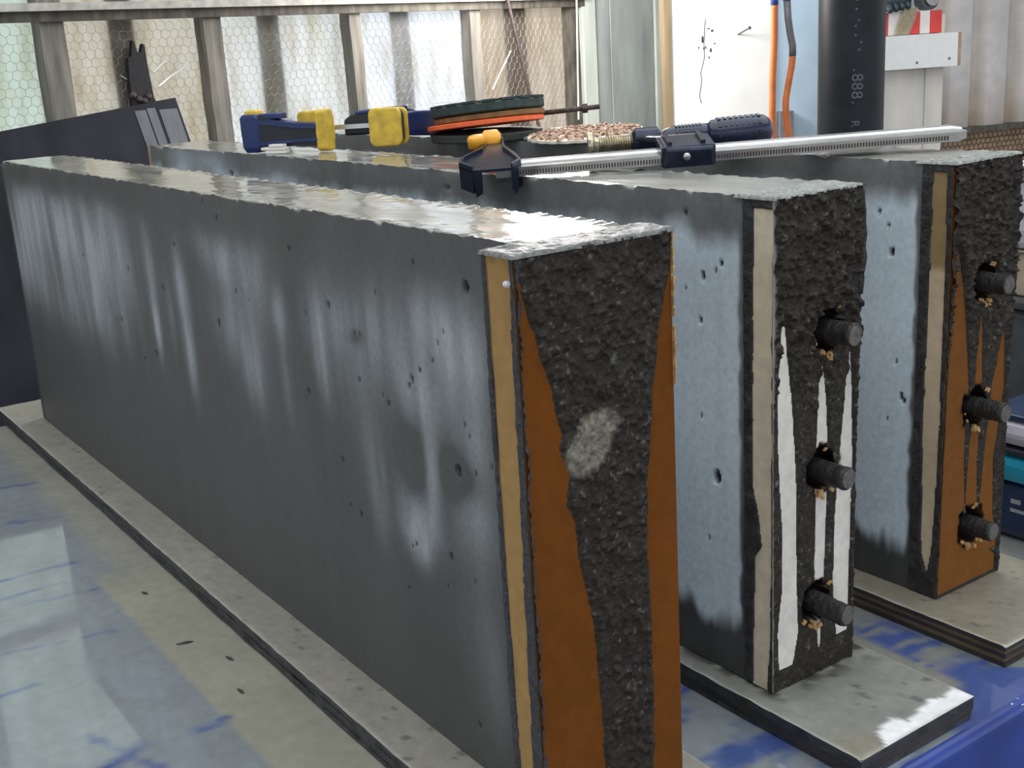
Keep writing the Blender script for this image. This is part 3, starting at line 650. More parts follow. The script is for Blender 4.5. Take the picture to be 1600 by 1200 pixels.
def board_face(root, x, y0, y1, z0, z1, xb, side_col, end_col, holes, seed, label):
    """end board: front face grid with bored holes, plus the board behind it"""
    res = .0022; ny = int((y1-y0)/res); nz = int((z1-z0)/res)
    Y, Z = np.meshgrid(np.linspace(y0, y1, ny), np.linspace(z0, z1, nz), indexing='ij'); X = np.full_like(Y, x)
    C = np.array(end_col)*(.82+.36*fbm(Y*20, Z*5, seed, 4))[..., None]
    for hy, hz in holes:
        r = np.hypot(Y-hy, Z-hz)*(1+.5*(fbm(Y*140, Z*140, seed+1, 3)-.5)); m = sst(.0245, .0215, r); X = X - .022*m; C = mixc(C, np.array((.010, .007, .005)), sst(.0285, .0245, r))  # darkness inside the holes painted near-black into the board colour
    V = np.stack([X, Y, Z], -1).reshape(-1, 3)
    link_mesh('end_board_face', V, grid_faces(ny, nz), M['board'], root, True, C.reshape(-1, 3), attrs={'Rgh': np.full(len(V), .8)})
    # edge of the board seen from the side
    nx = 20; nz = 160
    X, Z = np.meshgrid(np.linspace(xb, x, nx), np.linspace(z0, z1, nz), indexing='ij'); Yv = np.full_like(X, y0)
    C = side_col(X, Z); V = np.stack([X, Yv, Z], -1).reshape(-1, 3)
    o = link_mesh('end_board_edge', V, grid_faces(nx, nz), M['board'], root, True, C.reshape(-1, 3), attrs={'Rgh': np.full(len(V), .7)})
    if label: o['label'] = label
    MB().add([(xb, y1, z0), (x, y1, z0), (x, y1, z1), (xb, y1, z1), (xb, y0, z1), (x, y0, z1), (xb, y0, z0)], [(0, 1, 2, 3), (3, 2, 5, 4), (0, 3, 4, 6)]).build('end_board_back', M['board_tan'], root)

BASEZ = .0274
def sidemud(Tl, Tr, y, x, zt, seed):
    def fn(A, Z):
        j = .0022*(fbm(A*0+3, Z*70, seed, 4)-.5)
        bare = np.minimum(np.minimum(A-Tl(Z)+j, Tr(Z)-A+.6*j), (zt-.010-Z)*.4)
        C = mixc(MUD*.6, np.array((.055, .056, .06)), fbm(A*120, Z*120, seed+1, 3))
        return -bare, .0012+.0022*(fbm(A*120, Z*120, seed+2, 4)-.3), C, np.full_like(A, .5)
    return fn
# ---- nearest panel
P1 = thing('concrete_panel', (-.85, .08, BASEZ), 'nearest wet concrete panel with streaked face and wide fibreboard end', 'concrete panel', 'cast concrete panels on plywood bases')
slab_body(P1, -1.669, -.040, .029, .1433, BASEZ, .5274, front1, topfn(101, -.06), PITS1, .0048, .0022, xd=-.70)
MB().box(-1.690, -1.6695, .030, .142, BASEZ, .520).build('rear_end_board', M['ply_wet'], P1)
def side1(X, Z):
    C = np.array((.36, .22, .085))*(.85+.3*fbm(X*30, Z*8, 111, 4))[..., None]
    return mixc(C, np.array((.018, .018, .024)), sst(-.0335, -.0362, X+.0015*(vn(X*0, Z*40, 112)-.5)))
board_face(P1, 0, 0, .1508, BASEZ, .5252, -.0395, side1, (.155, .050, .008), [], 113, 'tan sawn edge of the end board')
L1 = ipz([(0.5151, 0.0016), (0.4934, 0.0052), (0.458, 0.0161), (0.4214, 0.0267), (0.3842, 0.0348), (0.3748, 0.0311), (0.3519, 0.0397), (0.3264, 0.0363), (0.3112, 0.043), (0.2804, 0.0464), (0.2269, 0.0566), (0.1673, 0.0616), (0.0824, 0.0628), (.02, .063)])
R1 = ipz([(0.5251, 0.1512), (0.4954, 0.1490), (0.4557, 0.137), (0.384, 0.1263), (0.32, 0.1198), (0.264, 0.1184), (0.1813, 0.1204), (0.0583, 0.1182), (.02, .118)])
def mud1(A, Z):
    j = .005*(fbm(A*0+1, Z*60, 121, 4)-.5)
    m = np.minimum(A-L1(Z)-j, R1(Z)+j-A); bead = .0035+.0012*(fbm(A*0+5, Z*80, 122, 3)-.5)*4-A
    core = np.maximum(np.maximum(m, bead), (Z-.508)*.6)
    lp = np.exp(-((A-.062)/.030)**2-((Z-.374-.30*(A-.066))/.027)**2)
    C = mud_col(A, Z, 123); C = mixc(C, np.array((.19, .175, .14))*(.5+1.0*fbm(A*240, Z*240, 124, 3))[..., None], sst(.38, .62, lp*(.7+.6*fbm(A*90, Z*90, 125, 4))))
    C = mixc(C, np.array((.045, .046, .055)), sst(-.001, .001, bead))
    h = mud_h(A, Z, 126, .0016, .0034)*np.clip(core/.004, .15, 1)
    return core, h, C, np.full_like(A, .55)
crust('end_mortar', P1, (0, 0, 0), (0, 1, 0), (0, 0, 1), (1, 0, 0), (0, .1520), (BASEZ+.001, .5262), .0013, mud1, M['crust'])
T1l = ipz([(.5182, -.0368), (.4249, -.0366), (.3205, -.0362), (.1826, -.0335), (.0936, -.0325), (.03, -.032)])
T1r = ipz([(.520, -.0045), (.4503, -.0067), (.3287, -.0089), (.1031, -.0129), (.03, -.0135)])
def side_crust1(A, Z):
    m, h, C, R = sidemud(T1l, T1r, 0, 0, 2, 137)(A, Z)
    return m, h, mixc(C, np.array((.050, .052, .062)), .6), R
def cap1(A, Bq):      # thin mortar cap on the end board's top edge
    m = np.minimum(np.minimum(A+.0400, .003-A), np.minimum(Bq+.0025, .1535-Bq)) + .0025*(fbm(A*90, Bq*90, 131, 3)-.5)
    C = mixc((.10, .103, .10), (.20, .205, .195), fbm(A*120, Bq*120, 132, 4)); C = mixc(C, np.array((.04, .04, .045)), sst(.66, .72, fbm(A*90, Bq*120, 133, 3)))
    return m, .0022+.0035*(fbm(A*80, Bq*80, 134, 4)-.4), C, .45+0*A
crust('top_mortar', P1, (0, 0, .5252), (1, 0, 0), (0, 1, 0), (0, 0, 1), (-.046, .006), (-.006, .157), .0012, cap1, M['crust'])
crust('side_mortar', P1, (0, 0, 0), (1, 0, 0), (0, 0, 1), (0, -1, 0), (-.0400, .001), (.0285, .5245), .0012, side_crust1, M['crust'])
mb = MB(); random.seed(5)
for i in range(30):
    z = random.uniform(.40, .522); mb.obox((-.001, .1500, z), (.004, 0, random.uniform(-.002, .002)), (-.001, random.uniform(.001, .0032), .001), (0, .0005, random.uniform(.003, .010)))
mb.build('chipped_edge', M['splinter'], P1)
mb = MB(); mb.lathe((-.005, -.0025, .506), (.2, -1, .3), [(0, .0026), (.003, .0024), (.0045, .0012)], 8); mb.build('fibre_tuft', M['scuff'], P1)

def rods(root, holes, x, lens, seed):
    random.seed(seed)
    for (hy, hz), L in zip(holes, lens):
        prof = [(-.02, .0100)]; d = -.02
        while d < L-.004:
            d += .0035; prof.append((d, .0108+.0011*random.random()))
        prof += [(L, .0104)]
        r = MB().lathe((x, hy, hz), (1, random.uniform(-.03, .06), random.uniform(-.05, .02)), prof, 16).build('protruding_rod', M['rod'], root, smooth=True)
        r.modifiers.new('edge', 'EDGE_SPLIT').split_angle = math.radians(55)
        MB().lathe((x+L-.0005, hy+.02*L, hz-.015*L), (1, .02, -.02), [(0, .0098), (.0012, .0094)], 14).build('rod_end', M['rodend'], r)
        mb = MB()
        for k in range(14):
            a = -math.pi/2-.25+random.gauss(0, .35) if k < 11 else random.uniform(0, 6.3); rr = random.uniform(.0185, .0245)
            p = np.array((x+.0015, hy+rr*math.cos(a), hz+rr*math.sin(a))); t = np.array((0, math.cos(a), math.sin(a))); s_ = np.array((0, -t[2], t[1]))
            mb.obox(p, t*random.uniform(.002, .006)+(random.uniform(0, .003), 0, 0), s_*random.uniform(.001, .004), np.array((random.uniform(.001, .004), 0, 0)))
        mb.build('torn_rim', M['splinter'], root)['kind'] = 'stuff'

def panel23(root, x, y, W_, H, bt, fields, holes, rodlen, seed, endcol, sidefn, z0, beadw, label):
    z1 = z0+H
    board_face(root, x, y, y+W_, z0, z1-.002, x-bt, sidefn, endcol, holes, seed, label)
    fl = [(ipz(a), ipz(b), min(p[0] for p in a), max(p[0] for p in a)) for a, b in fields]
    def fn(A, Z):
        j = .0022*(fbm(A*0+2, Z*50, seed+11, 4)-.5)
        bare = np.full_like(A, -1.)
        for a, b, zl, zh in fl:
            bare = np.maximum(bare, np.minimum(np.minimum(A-a(Z)+j, b(Z)-A+j), np.minimum((zh-Z)*.3, (Z-zl)*.5)))
        m = -bare; r = np.full_like(A, 9.)
        for hy, hz in holes: r = np.minimum(r, np.hypot(A-hy, Z-hz)*(1+.4*(fbm(A*120, Z*120, seed+12, 3)-.5)))
        m = np.minimum(m, r-.0225)
        top = sst(.28, .40, Z)
        h = mud_h(A, Z, seed+13, .0012+.0014*top, .0012+.0042*top)*np.clip(m/.003, .2, 1)
        # mortar lip along the far edge
        h = h + .002*sst(y+W_-.006, y+W_, A)
        C = mud_col(A, Z, seed+14)
        return m, h, C, np.full_like(A, .55)
    crust('end_mortar', root, (x, 0, 0), (0, 1, 0), (0, 0, 1), (1, 0, 0), (y, y+W_+.002), (z0+.0005, z1-.001), .0013, fn, M['crust'])
    rods(root, holes, x, rodlen, seed)

# ---- middle panel
Y2, X2, H2 = .3254, -.0542, .4992
P2 = thing('concrete_panel', (-.9, Y2+.06, .0273), 'middle concrete panel, its end streaked white with three protruding rods', 'concrete panel', 'cast concrete panels on plywood bases')
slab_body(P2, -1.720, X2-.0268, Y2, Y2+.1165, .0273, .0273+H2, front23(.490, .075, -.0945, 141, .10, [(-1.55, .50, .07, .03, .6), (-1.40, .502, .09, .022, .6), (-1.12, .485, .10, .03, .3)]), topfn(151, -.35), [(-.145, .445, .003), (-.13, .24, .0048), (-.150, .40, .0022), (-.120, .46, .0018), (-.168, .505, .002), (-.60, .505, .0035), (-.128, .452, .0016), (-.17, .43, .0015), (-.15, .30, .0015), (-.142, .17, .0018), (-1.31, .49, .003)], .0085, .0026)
MB().box(-1.738, -1.7205, Y2+.001, Y2+.115, .0273, .518).build('rear_end_board', M['board_tan'], P2)
T2l = ipz([(0.5188, -0.0772), (0.4104, -0.0794), (0.283, -0.0801), (0.2432, -0.0803), (0.2185, -0.0728), (0.1824, -0.0687), (0.1693, -0.0773), (0.0768, -0.0795), (0.0326, -0.0806)])
T2r = ipz([(0.5147, -0.0523), (0.4142, -0.0543), (0.2894, -0.0545), (0.187, -0.0552), (0.0861, -0.0565), (0.034, -0.0604)])
def side2(X, Z): return np.array((.60, .52, .39))*(.86+.28*fbm(X*40, Z*10, 161, 4))[..., None]
s2 = dict(WL=[(.418, .3378), (.3511, .3328), (.2874, .333), (.2475, .3358), (.1977, .3396), (.1296, .338), (.0911, .3335), (.0489, .3354)], WR=[(.4177, .3396), (.3736, .345), (.3217, .3515), (.2819, .3554), (.2417, .3575), (.1921, .3589), (.1222, .3604), (.0811, .3617), (.0425, .3525)],
  ML=[(.3598, .3919), (.3261, .3897), (.274, .3877), (.2064, .3878), (.1372, .3859), (.0779, .3917), (.0551, .394)], MR=[(.3595, .3937), (.3239, .3999), (.27, .4038), (.2023, .4022), (.1326, .4006), (.0762, .3966), (.0547, .395)],
  RL=[(.363, .435), (.3176, .4285), (.2653, .4231), (.1982, .4168), (.1282, .4144), (.06, .4219)], RR=[(.363, .435), (.3153, .4392), (.2607, .4410), (.1912, .4410), (.1202, .4396), (.0546, .4373)])
holes2 = [(.4043, .3893), (.3947, .2488), (.3893, .1076)]
panel23(P2, X2, Y2, .1165, H2, .027, [(s2['WL'], s2['WR']), (s2['ML'], s2['MR']), (s2['RL'], s2['RR'])], holes2, [.030, .034, .040], 171, (.68, .65, .60), side2, .0273, .006, 'pale edge of the end board')
crust('side_mortar', P2, (0, Y2, 0), (1, 0, 0), (0, 0, 1), (0, -1, 0), (-.0900, X2+.001), (.028, .0273+H2-.002), .0013, sidemud(T2l, T2r, Y2, X2, .0273+H2, 181), M['crust'])
def captop(x, y, W_, z, seed):
    def fn(A, Bq):
        m = np.minimum(np.minimum(A-(x-.046), x+.0035-A), np.minimum(Bq-(y-.002), y+W_+.003-Bq)) + .003*(fbm(A*80, Bq*80, seed, 3)-.5)
        C = mixc((.15, .16, .15), (.31, .325, .30), fbm(A*110, Bq*110, seed+1, 4))
        return m, .0018+.0040*(fbm(A*70, Bq*70, seed+2, 4)-.4), C, .5+0*A
    return fn
crust('top_mortar', P2, (0, 0, .0273+H2-.0018), (1, 0, 0), (0, 1, 0), (0, 0, 1), (X2-.050, X2+.006), (Y2-.005, Y2+.1225), .0012, captop(X2, Y2, .1165, 0, 191), M['crust'])
# mortar squeezed out along the far upper arris
mb = MB(); R_ = []; random.seed(9)
for z in np.linspace(.42, .522, 22):
    r = .0035+.003*float(vn(z*90, 3, 12)); c = (X2+.002, Y2+.1180+.004*math.sin((z-.42)*30)*(z > .44), z)
    R_.append([(c[0]+r*math.cos(a), c[1]+.8*r*math.sin(a), z) for a in np.linspace(0, 2*math.pi, 9)[:-1]])
mb.rings(R_).build('mortar_lip', M['rod'], P2, smooth=True)

# ---- farthest panel
Y3, X3, H3 = .6215, -.0747, .5005
P3 = thing('concrete_panel', (-.9, Y3+.06, .0262), 'farthest concrete panel, its end brown-streaked fibreboard with dark rods', 'concrete panel', 'cast concrete panels on plywood bases')
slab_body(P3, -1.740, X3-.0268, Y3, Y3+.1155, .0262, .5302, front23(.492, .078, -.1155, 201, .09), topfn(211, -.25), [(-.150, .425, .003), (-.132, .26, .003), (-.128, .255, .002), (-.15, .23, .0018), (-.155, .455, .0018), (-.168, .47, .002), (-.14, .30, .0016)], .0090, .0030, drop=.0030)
T3l = ipz([(0.5197, -0.0992), (0.4189, -0.0997), (0.3277, -0.1), (0.2591, -0.1014), (0.1471, -0.0994), (0.0783, -0.0975), (.06, -.092), (.045, -.085)])
T3r = ipz([(0.5204, -0.0818), (0.4211, -0.0798), (0.3309, -0.0805), (0.2637, -0.0791), (0.1523, -0.0808), (0.0828, -0.0838), (.045, -.0895)])
def side3(X, Z):
    lo_ = sst(.42, .405, Z+.006*(vn(X*90, Z*90, 221)-.5))
    return mixc(np.array((.27, .185, .09)), np.array((.50, .40, .27)), lo_)*(.86+.28*fbm(X*40, Z*10, 222, 4))[..., None]
s3 = dict(WL=[(.4288, .634), (.3569, .6298), (.285, .6266), (.1976, .6253), (.0612, .6240), (.030, .6240)], WR=[(.4285, .6363), (.3673, .6521), (.2769, .6647), (.1882, .6628), (.1216, .6677), (.075, .70), (.05, .733), (.030, .733)],
  ML=[(.36, .6821), (.2743, .6769), (.186, .6715), (.1209, .6702)], MR=[(.3596, .6845), (.2715, .6904), (.1819, .6877), (.1149, .6917)],
  RL=[(.3262, .7264), (.2672, .7104), (.1784, .7016), (.1131, .6981), (.06, .690)], RR=[(.3257, .7289), (.2618, .7345), (.1739, .7196), (.1076, .7240), (.06, .735)])
holes3 = [(.6856, .3906), (.6802, .2471), (.6815, .1017)]
panel23(P3, X3, Y3, .1155, H3, .027, [(s3['WL'], s3['WR']), (s3['ML'], s3['MR']), (s3['RL'], s3['RR'])], holes3, [.030, .038, .030], 231, (.185, .072, .018), side3, .0262, .006, 'tan edge of the end board, paler below')
crust('side_mortar', P3, (0, Y3, 0), (1, 0, 0), (0, 0, 1), (0, -1, 0), (-.1120, X3+.001), (.027, .0262+H3-.002), .0014, sidemud(T3l, T3r, Y3, X3, .0262+H3, 241), M['crust'])
crust('top_mortar', P3, (0, 0, .0262+H3-.0012), (1, 0, 0), (0, 1, 0), (0, 0, 1), (X3-.050, X3+.006), (Y3-.005, Y3+.1215), .0013, captop(X3, Y3, .1155, 0, 251), M['crust'])
MB().cyl((X3-.075, Y3+.113, .303), (X3-.075, Y3+.150, .300), .0125, .0125, 12).build('side_rod', M['rod'], P3)

# ------------------------------------------------------------------ tools on top
ZT2 = .0273+H2; ZT3 = .5302
u_ = np.array((.58, .8146, 0)); h_ = np.array((-.8146, .58, 0)); ez = np.array((0, 0, 1.))
# quick clamp with its jaw along the edge
def quick_clamp(loc, label):
    return thing('quick_clamp', loc, label, 'clamp', 'blue and yellow one-handed clamps on the middle panel')
q1 = quick_clamp((-1.235, .335, ZT2), 'blue one-handed clamp lying at the front edge, jaw with yellow pad pointing right')
a = np.array((-1.244, .331, 0)); bq = np.array((-1.082, .429, 0)); jd = (bq-a)/np.linalg.norm(bq-a); jn = np.array((-jd[1], jd[0], 0))
JL = np.linalg.norm(bq-a)
def fr(o, s, t, z): return o + jd*s + jn*t + ez*z
# head block
mb = MB(); R_ = []
for z, g in ((ZT2+.0015, .006), (ZT2+.010, .001), (ZT2+.040, 0), (ZT2+.058, .0), (ZT2+.064, .004)):
    R_.append([fr(a, s, t, z) for s, t in ((0+g, -.004), (.004+g, -.016+g*.3), (.036-g, -.016+g*.3), (.040-g, -.010), (.040-g, .020), (.032, .026-g), (.006, .026-g), (0+g, .018))])
mb.rings(R_).build('fixed_jaw_head', M['clampblue'], q1, smooth=False, bevel=.002)
MB().rings([[fr(a, .008+g, -.008+g, z), fr(a, .034-g, -.008+g, z), fr(a, .034-g, .014-g, z), fr(a, .008+g, .014-g, z)] for z, g in ((ZT2+.064, 0), (ZT2+.069, .001), (ZT2+.071, .004))] and
           [[fr(a, s, t, z) for s, t in ((.008+g, -.008+g), (.034-g, -.008+g), (.034-g, .014-g), (.008+g, .014-g))] for z, g in ((ZT2+.0635, 0), (ZT2+.069, .001), (ZT2+.071, .004))]).build('release_button', M['yellow'], q1, bevel=.001)
# tapering jaw arm with ribs
R_ = []
for s, zl, zh, t in ((.036, .006, .062, .012), (.060, .009, .056, .011), (.10, .011, .047, .010), (.150, .010, .045, .009)):
    R_.append([fr(a, s, -t, ZT2+zl), fr(a, s, t, ZT2+zl), fr(a, s, t, ZT2+zh), fr(a, s, -t, ZT2+zh)])
MB().rings(R_).build('jaw_arm', M['clampdark'], q1)
for z0, z1, t, s1 in ((.042, .050, -.0135, .150), (.016, .021, -.0135, .150)):
    MB().rings([[fr(a, s, t, ZT2+z0+d), fr(a, s, .012, ZT2+z0+d), fr(a, s, .012, ZT2+z1+d), fr(a, s, t, ZT2+z1+d)] for s, d in ((.038, .005 if z0 > .03 else -.003), (.07, .003 if z0 > .03 else -.001), (.11, -.002 if z0 > .03 else .001), (s1, -.004 if z0 > .03 else .002))]).build('jaw_rib', M['clampblue'], q1)
MB().rings([[fr(a, s, t, z) for s, t in ((.038, -.010), (.075, -.008), (.075, .020), (.038, .022))] for z in (ZT2+.0555, ZT2+.064)]).build('top_web', M['clampblue'], q1, bevel=.0015)
# yellow pad: rounded sleeve over the jaw tip plus its wide face behind
def rrect(w_, h2, r, n=5):
    o = []
    for cx, cz, a0_ in ((w_-r, h2-r, 0), (-w_+r, h2-r, 90), (-w_+r, -h2+r, 180), (w_-r, -h2+r, 270)):
        o += [(cx+r*math.cos(math.radians(a0_+90*k/n)), cz+r*math.sin(math.radians(a0_+90*k/n))) for k in range(n+1)]
    return o
pc1 = fr(a, .158, .0, ZT2+.0345)
MB().prism(rrect(.0125, .0335, .008), pc1-jd*.010, jn, ez, jd*.022).build('jaw_pad', M['yellow'], q1, bevel=.003)
MB().prism(rrect(.034, .027, .010), fr(a, .128, .018, ZT2+.038), jd, ez, jn*.010).build('pad_face', M['yellow'], q1, bevel=.003)
MB().obox(fr(a, .012, .02, ZT2+.028), jd*.007, jn*.10, ez*.022).build('bar', M['steel'], q1)

q2 = quick_clamp((-1.05, .60, ZT3), 'blue one-handed clamp behind, its big yellow pad facing the viewer')
cB = np.array((-1.082, .634, 0))
def f2(s, t, z): return cB + u_*s + h_*t + ez*z
MB().rings([[f2(s, t, z) for s, t in ((-.030+g, -.030+g), (.020-g, -.026+g), (.022-g, .014), (-.03+g, .018))] for z, g in ((ZT3+.001, .003), (ZT3+.006, 0), (ZT3+.040, 0), (ZT3+.048, .004))]).build('fixed_jaw_head', M['clampblue'], q2, bevel=.002)
MB().obox(f2(.002, -.0305, ZT3+.033), u_*.020, h_*.001, ez*.003).build('edge_highlight', M['steel'], q2)
pd = np.array((-1.008, .472, 0)); dv = cB-pd; dv /= np.linalg.norm(dv); du = np.array((-dv[1], dv[0], 0))
if du@u_ < 0: du = -du
MB().rings([[pd+dv*s+du*t+ez*z for t, z in ((-.012, z0), (.012, z0), (.012, z1), (-.012, z1))] for s, z0, z1 in ((.012, .548, .580), (.07, .543, .582), (.125, .538, .580))]).build('jaw_arm', M['clampblue'], q2, bevel=.002)
pf = np.array((.72, -.69, 0)); pu = np.array((.69, .72, 0))
MB().prism(rrect(.0265, .0305, .011), pd+ez*.5625, pu, ez, pf*.010).build('pad_face', M['yellow'], q2, bevel=.003)
MB().prism(rrect(.024, .0270, .010), pd+ez*.5625-pf*.013+pu*.003, pu, ez, pf*.0135).build('pad_core', M['clampdark'], q2, bevel=.002)
MB().prism(rrect(.0265, .0295, .011), pd+ez*.5625-pf*.020+pu*.006, pu, ez, pf*.0075).build('jaw_pad', M['yellow'], q2, bevel=.0025)
MB().obox(f2(-.27, -.033, ZT3+.026), u_*.245, h_*.006, ez*.0075).build('bar', M['steel'], q2)
MB().rings([[f2(s, t, ZT3+z) for t, z in ((-.020, .014), (.014, .014), (.014, z1), (-.020, z1))] for s, z1 in ((-.175, .040), (-.160, .050), (-.070, .056), (-.050, .050))]).build('sliding_grip', M['clampdark'], q2, bevel=.003)
MB().rings([[f2(s, t, ZT3+z) for t, z in ((-.0215, z0), (.010, z0), (.010, z0+.006), (-.0215, z0+.006))] for s, z0 in ((-.155, .048), (-.065, .053))]).build('grip_trim', M['clampblue'], q2, bevel=.002)
spc = thing('plastic_spacer', tuple(fr(a, .075, -.02, ZT2)), 'small stepped white plastic spacer tucked under the front blue clamp', 'spacer')
for s0, s1, z0, z1 in ((.058, .098, .0003, .0055), (.050, .097, .006, .0105), (.066, .093, .011, .0155)):
    MB().obox(fr(a, s0, -.030, ZT2+z0), jd*(s1-s0), jn*.014, ez*(z1-z0)).build('step', M['stripewhite'], spc, bevel=.001)

# long F-clamp across two panels
fs = np.array((-.468, .302, .5355)); fe = np.array((-.152, .748, .5465)); e1 = (fe-fs); FL = np.linalg.norm(e1); e1 /= FL
e2 = np.array((-e1[1], e1[0], 0)); e2 /= np.linalg.norm(e2); e3 = np.cross(e1, e2); ph = math.radians(9)
e2, e3 = e2*math.cos(ph)+e3*math.sin(ph), e3*math.cos(ph)-e2*math.sin(ph)
if e3[2] < 0: e3 = -e3
def g(s, w_, h): return fs + e1*s + e2*w_ + e3*h
fc = thing('bar_clamp', tuple(fs-ez*.008), 'long steel bar clamp with navy grip lying across two panels', 'clamp')
# I-section bar with a serrated edge
pr_ = [(-.019, -.0055), (.019, -.0055), (.019, .0055), (.010, .0055), (.008, .0040), (-.008, .0040), (-.010, .0055), (-.019, .0055)]
MB().rings([[g(s, w_, h) for w_, h in pr_] for s in (.006, FL-.012)] + [[g(FL, w_*.6, h*.8) for w_, h in pr_]]).build('bar', M['steel'], fc)
mb = MB()
for k in range(150): mb.obox(g(.03+k*.0033, -.0196, -.0030), e1*.0016, e2*.0008, e3*.0050)
o = mb.build('serration', M['ruststeel'], fc); o['kind'] = 'stuff'
# fixed jaw: channel-shaped casting
def pl_(s, w_, h): return g(s, w_, h)
out = [(-.020, -.032), (.026, -.032), (.036, -.012), (.030, .020), (.018, .060), (.016, .105), (-.006, .105), (-.010, .060), (-.034, .018), (-.036, -.006)]
MB().rings([[pl_(s, w_, h) for s, w_ in out] for h in (.006, .009)]).build('jaw_web', M['castblue'], fc)
mb = MB()
n_ = len(out)
for k in range(n_):
    if k == 0: continue
    (s0, w0), (s1, w1) = out[k], out[(k+1) % n_]
    hb = -.018 if k in (1, 8, 9) else -.006
    c = np.array((-.0015, .03)); i0 = np.array((s0, w0)); i1 = np.array((s1, w1))
    j0 = i0+(c-i0)/np.linalg.norm(c-i0)*.005; j1 = i1+(c-i1)/np.linalg.norm(c-i1)*.005
    mb.rings([[pl_(i0[0], i0[1], hb), pl_(j0[0], j0[1], hb), pl_(j0[0], j0[1], .0135), pl_(i0[0], i0[1], .0135)], [pl_(i1[0], i1[1], hb), pl_(j1[0], j1[1], hb), pl_(j1[0], j1[1], .0135), pl_(i1[0], i1[1], .0135)]])
mb.build('jaw_flange', M['castblue'], fc)
mb = MB()
for s0, s1 in ((-.020, -.009), (.024, .032)): mb.rings([[g(s0, -.032, .008), g(s1, -.032, .008), g(s1, -.010, .008), g(s0, -.010, .008)], [g(s0+.002, -.034, -.022), g(s1-.001, -.034, -.018), g(s1-.001, -.024, -.018), g(s0+.002, -.024, -.022)]])
mb.build('jaw_toe', M['castblue'], fc)
mb = MB(); mb.lathe(g(-.010, .108, .007), e1, [(0, .012), (.004, .0155), (.019, .0155), (.024, .010)], 18); mb.build('pad_cap', M['orangecap'], fc, smooth=True)
MB().lathe(g(-.016, .085, .012), e3*-1+e1*.1, [(-.010, .009), (-.007, .011), (.004, .011)], 14).build('cap_clip', M['orangecap'], fc, smooth=True)
# sliding arm
mb = MB()
mb.rings([[g(s, -.026, h) for s, h in ((.198, -.0085), (.256, -.0085), (.254, .012), (.202, .013))], [g(s, -.022, h) for s, h in ((.196, -.0085), (.258, -.0085), (.256, .015), (.200, .016))]])
mb.build('slider_front', M['castblue'], fc, bevel=.002)
mb = MB()
for s0, s1 in ((.196, .205), (.249, .258)): mb.rings([[g(s, w_, h) for s, h in ((s0, -.0082), (s1, -.0082), (s1, .015), (s0, .015))] for w_ in (-.022, .034)])
mb.build('slider_cheek', M['castblue'], fc, bevel=.0015)
MB().rings([[g(s, w_, h) for s, h in ((s0, .009+dh), (s1, .009+dh), (s1, .016+dh), (s0, .016+dh))] for w_, s0, s1, dh in ((-.022, .200, .256, 0), (.030, .200, .254, 0), (.075, .188, .222, -.009), (.10, .178, .214, -.014))]).build('slider_arm', M['castblue'], fc, bevel=.002)
mb = MB()
for s0 in (.206, .244): mb.rings([[g(s+s0-.206, w_, h) for s, h in ((.204, .016), (.209, .016), (.209, .020), (.204, .020))] for w_ in (-.018, .030)])
mb.build('slider_rib', M['castblue'], fc)
MB().lathe(g(.224, -.0265, .0045), -e2, [(0, .0045), (.003, .0045), (.004, .003)], 12).build('lock_pin', M['steel'], fc, smooth=True)
sa = lambda s: g(s+.026, .112, -.008)
MB().lathe(sa(.150), e1, [(0, .012), (.004, .017), (.032, .017), (.036, .012)], 20).build('screw_nut', M['castblue'], fc, smooth=False)
prof = []; d = 0
while d < .062: prof += [(d, .0082), (d+.0013, .0099), (d+.0026, .0082)]; d += .0030
MB().lathe(sa(.108), e1, prof, 18).build('screw_thread', M['brass'], fc, smooth=False)
MB().lathe(sa(.095), e1, [(0, .0155), (.003, .0165), (.006, .0165), (.008, .011), (.014, .0085)], 24).build('swivel_pad', M['brass'], fc)
MB().lathe(sa(.198), e1, [(0, .0045), (.03, .0045)], 12).build('screw_shank', M['steel'], fc, smooth=True)
hb = g(.214, .112, -.008)
ha = np.array(g(.35, .110, -.005))-hb
MB().lathe(hb, ha, [(0, .008), (.003, .0125), (.012, .0150), (.050, .0155), (.058, .0150)], 28).build('grip_collar', M['handle'], fc, smooth=True)
MB().lathe(hb+ha/np.linalg.norm(ha)*.056, ha, [(0, .0150), (.004, .0180), (.016, .0196), (.052, .0200), (.070, .0188), (.077, .0140), (.080, .008)], 32).build('grip', M['handle'], fc, smooth=True)
mb = MB(); an = ha/np.linalg.norm(ha); uu_ = np.cross(an, ez); uu_ /= np.linalg.norm(uu_); vv_ = np.cross(an, uu_)
for k in range(10):
    t = 2*math.pi*k/10
    r0 = math.cos(t)*uu_+math.sin(t)*vv_; tg = -math.sin(t)*uu_+math.cos(t)*vv_
    for d0, d1, rad in ((.068, .124, .0190), (.016, .050, .0146)):
        nn_ = 8
        for q in range(nn_):
            s0 = d0+(d1-d0)*q/nn_; mb.obox(hb+an*s0+r0*rad-tg*.0022, an*((d1-d0)/nn_*.62), tg*.0044, r0*.0016)
o = mb.build('grip_rib', M['handle'], fc); o['kind'] = 'stuff'

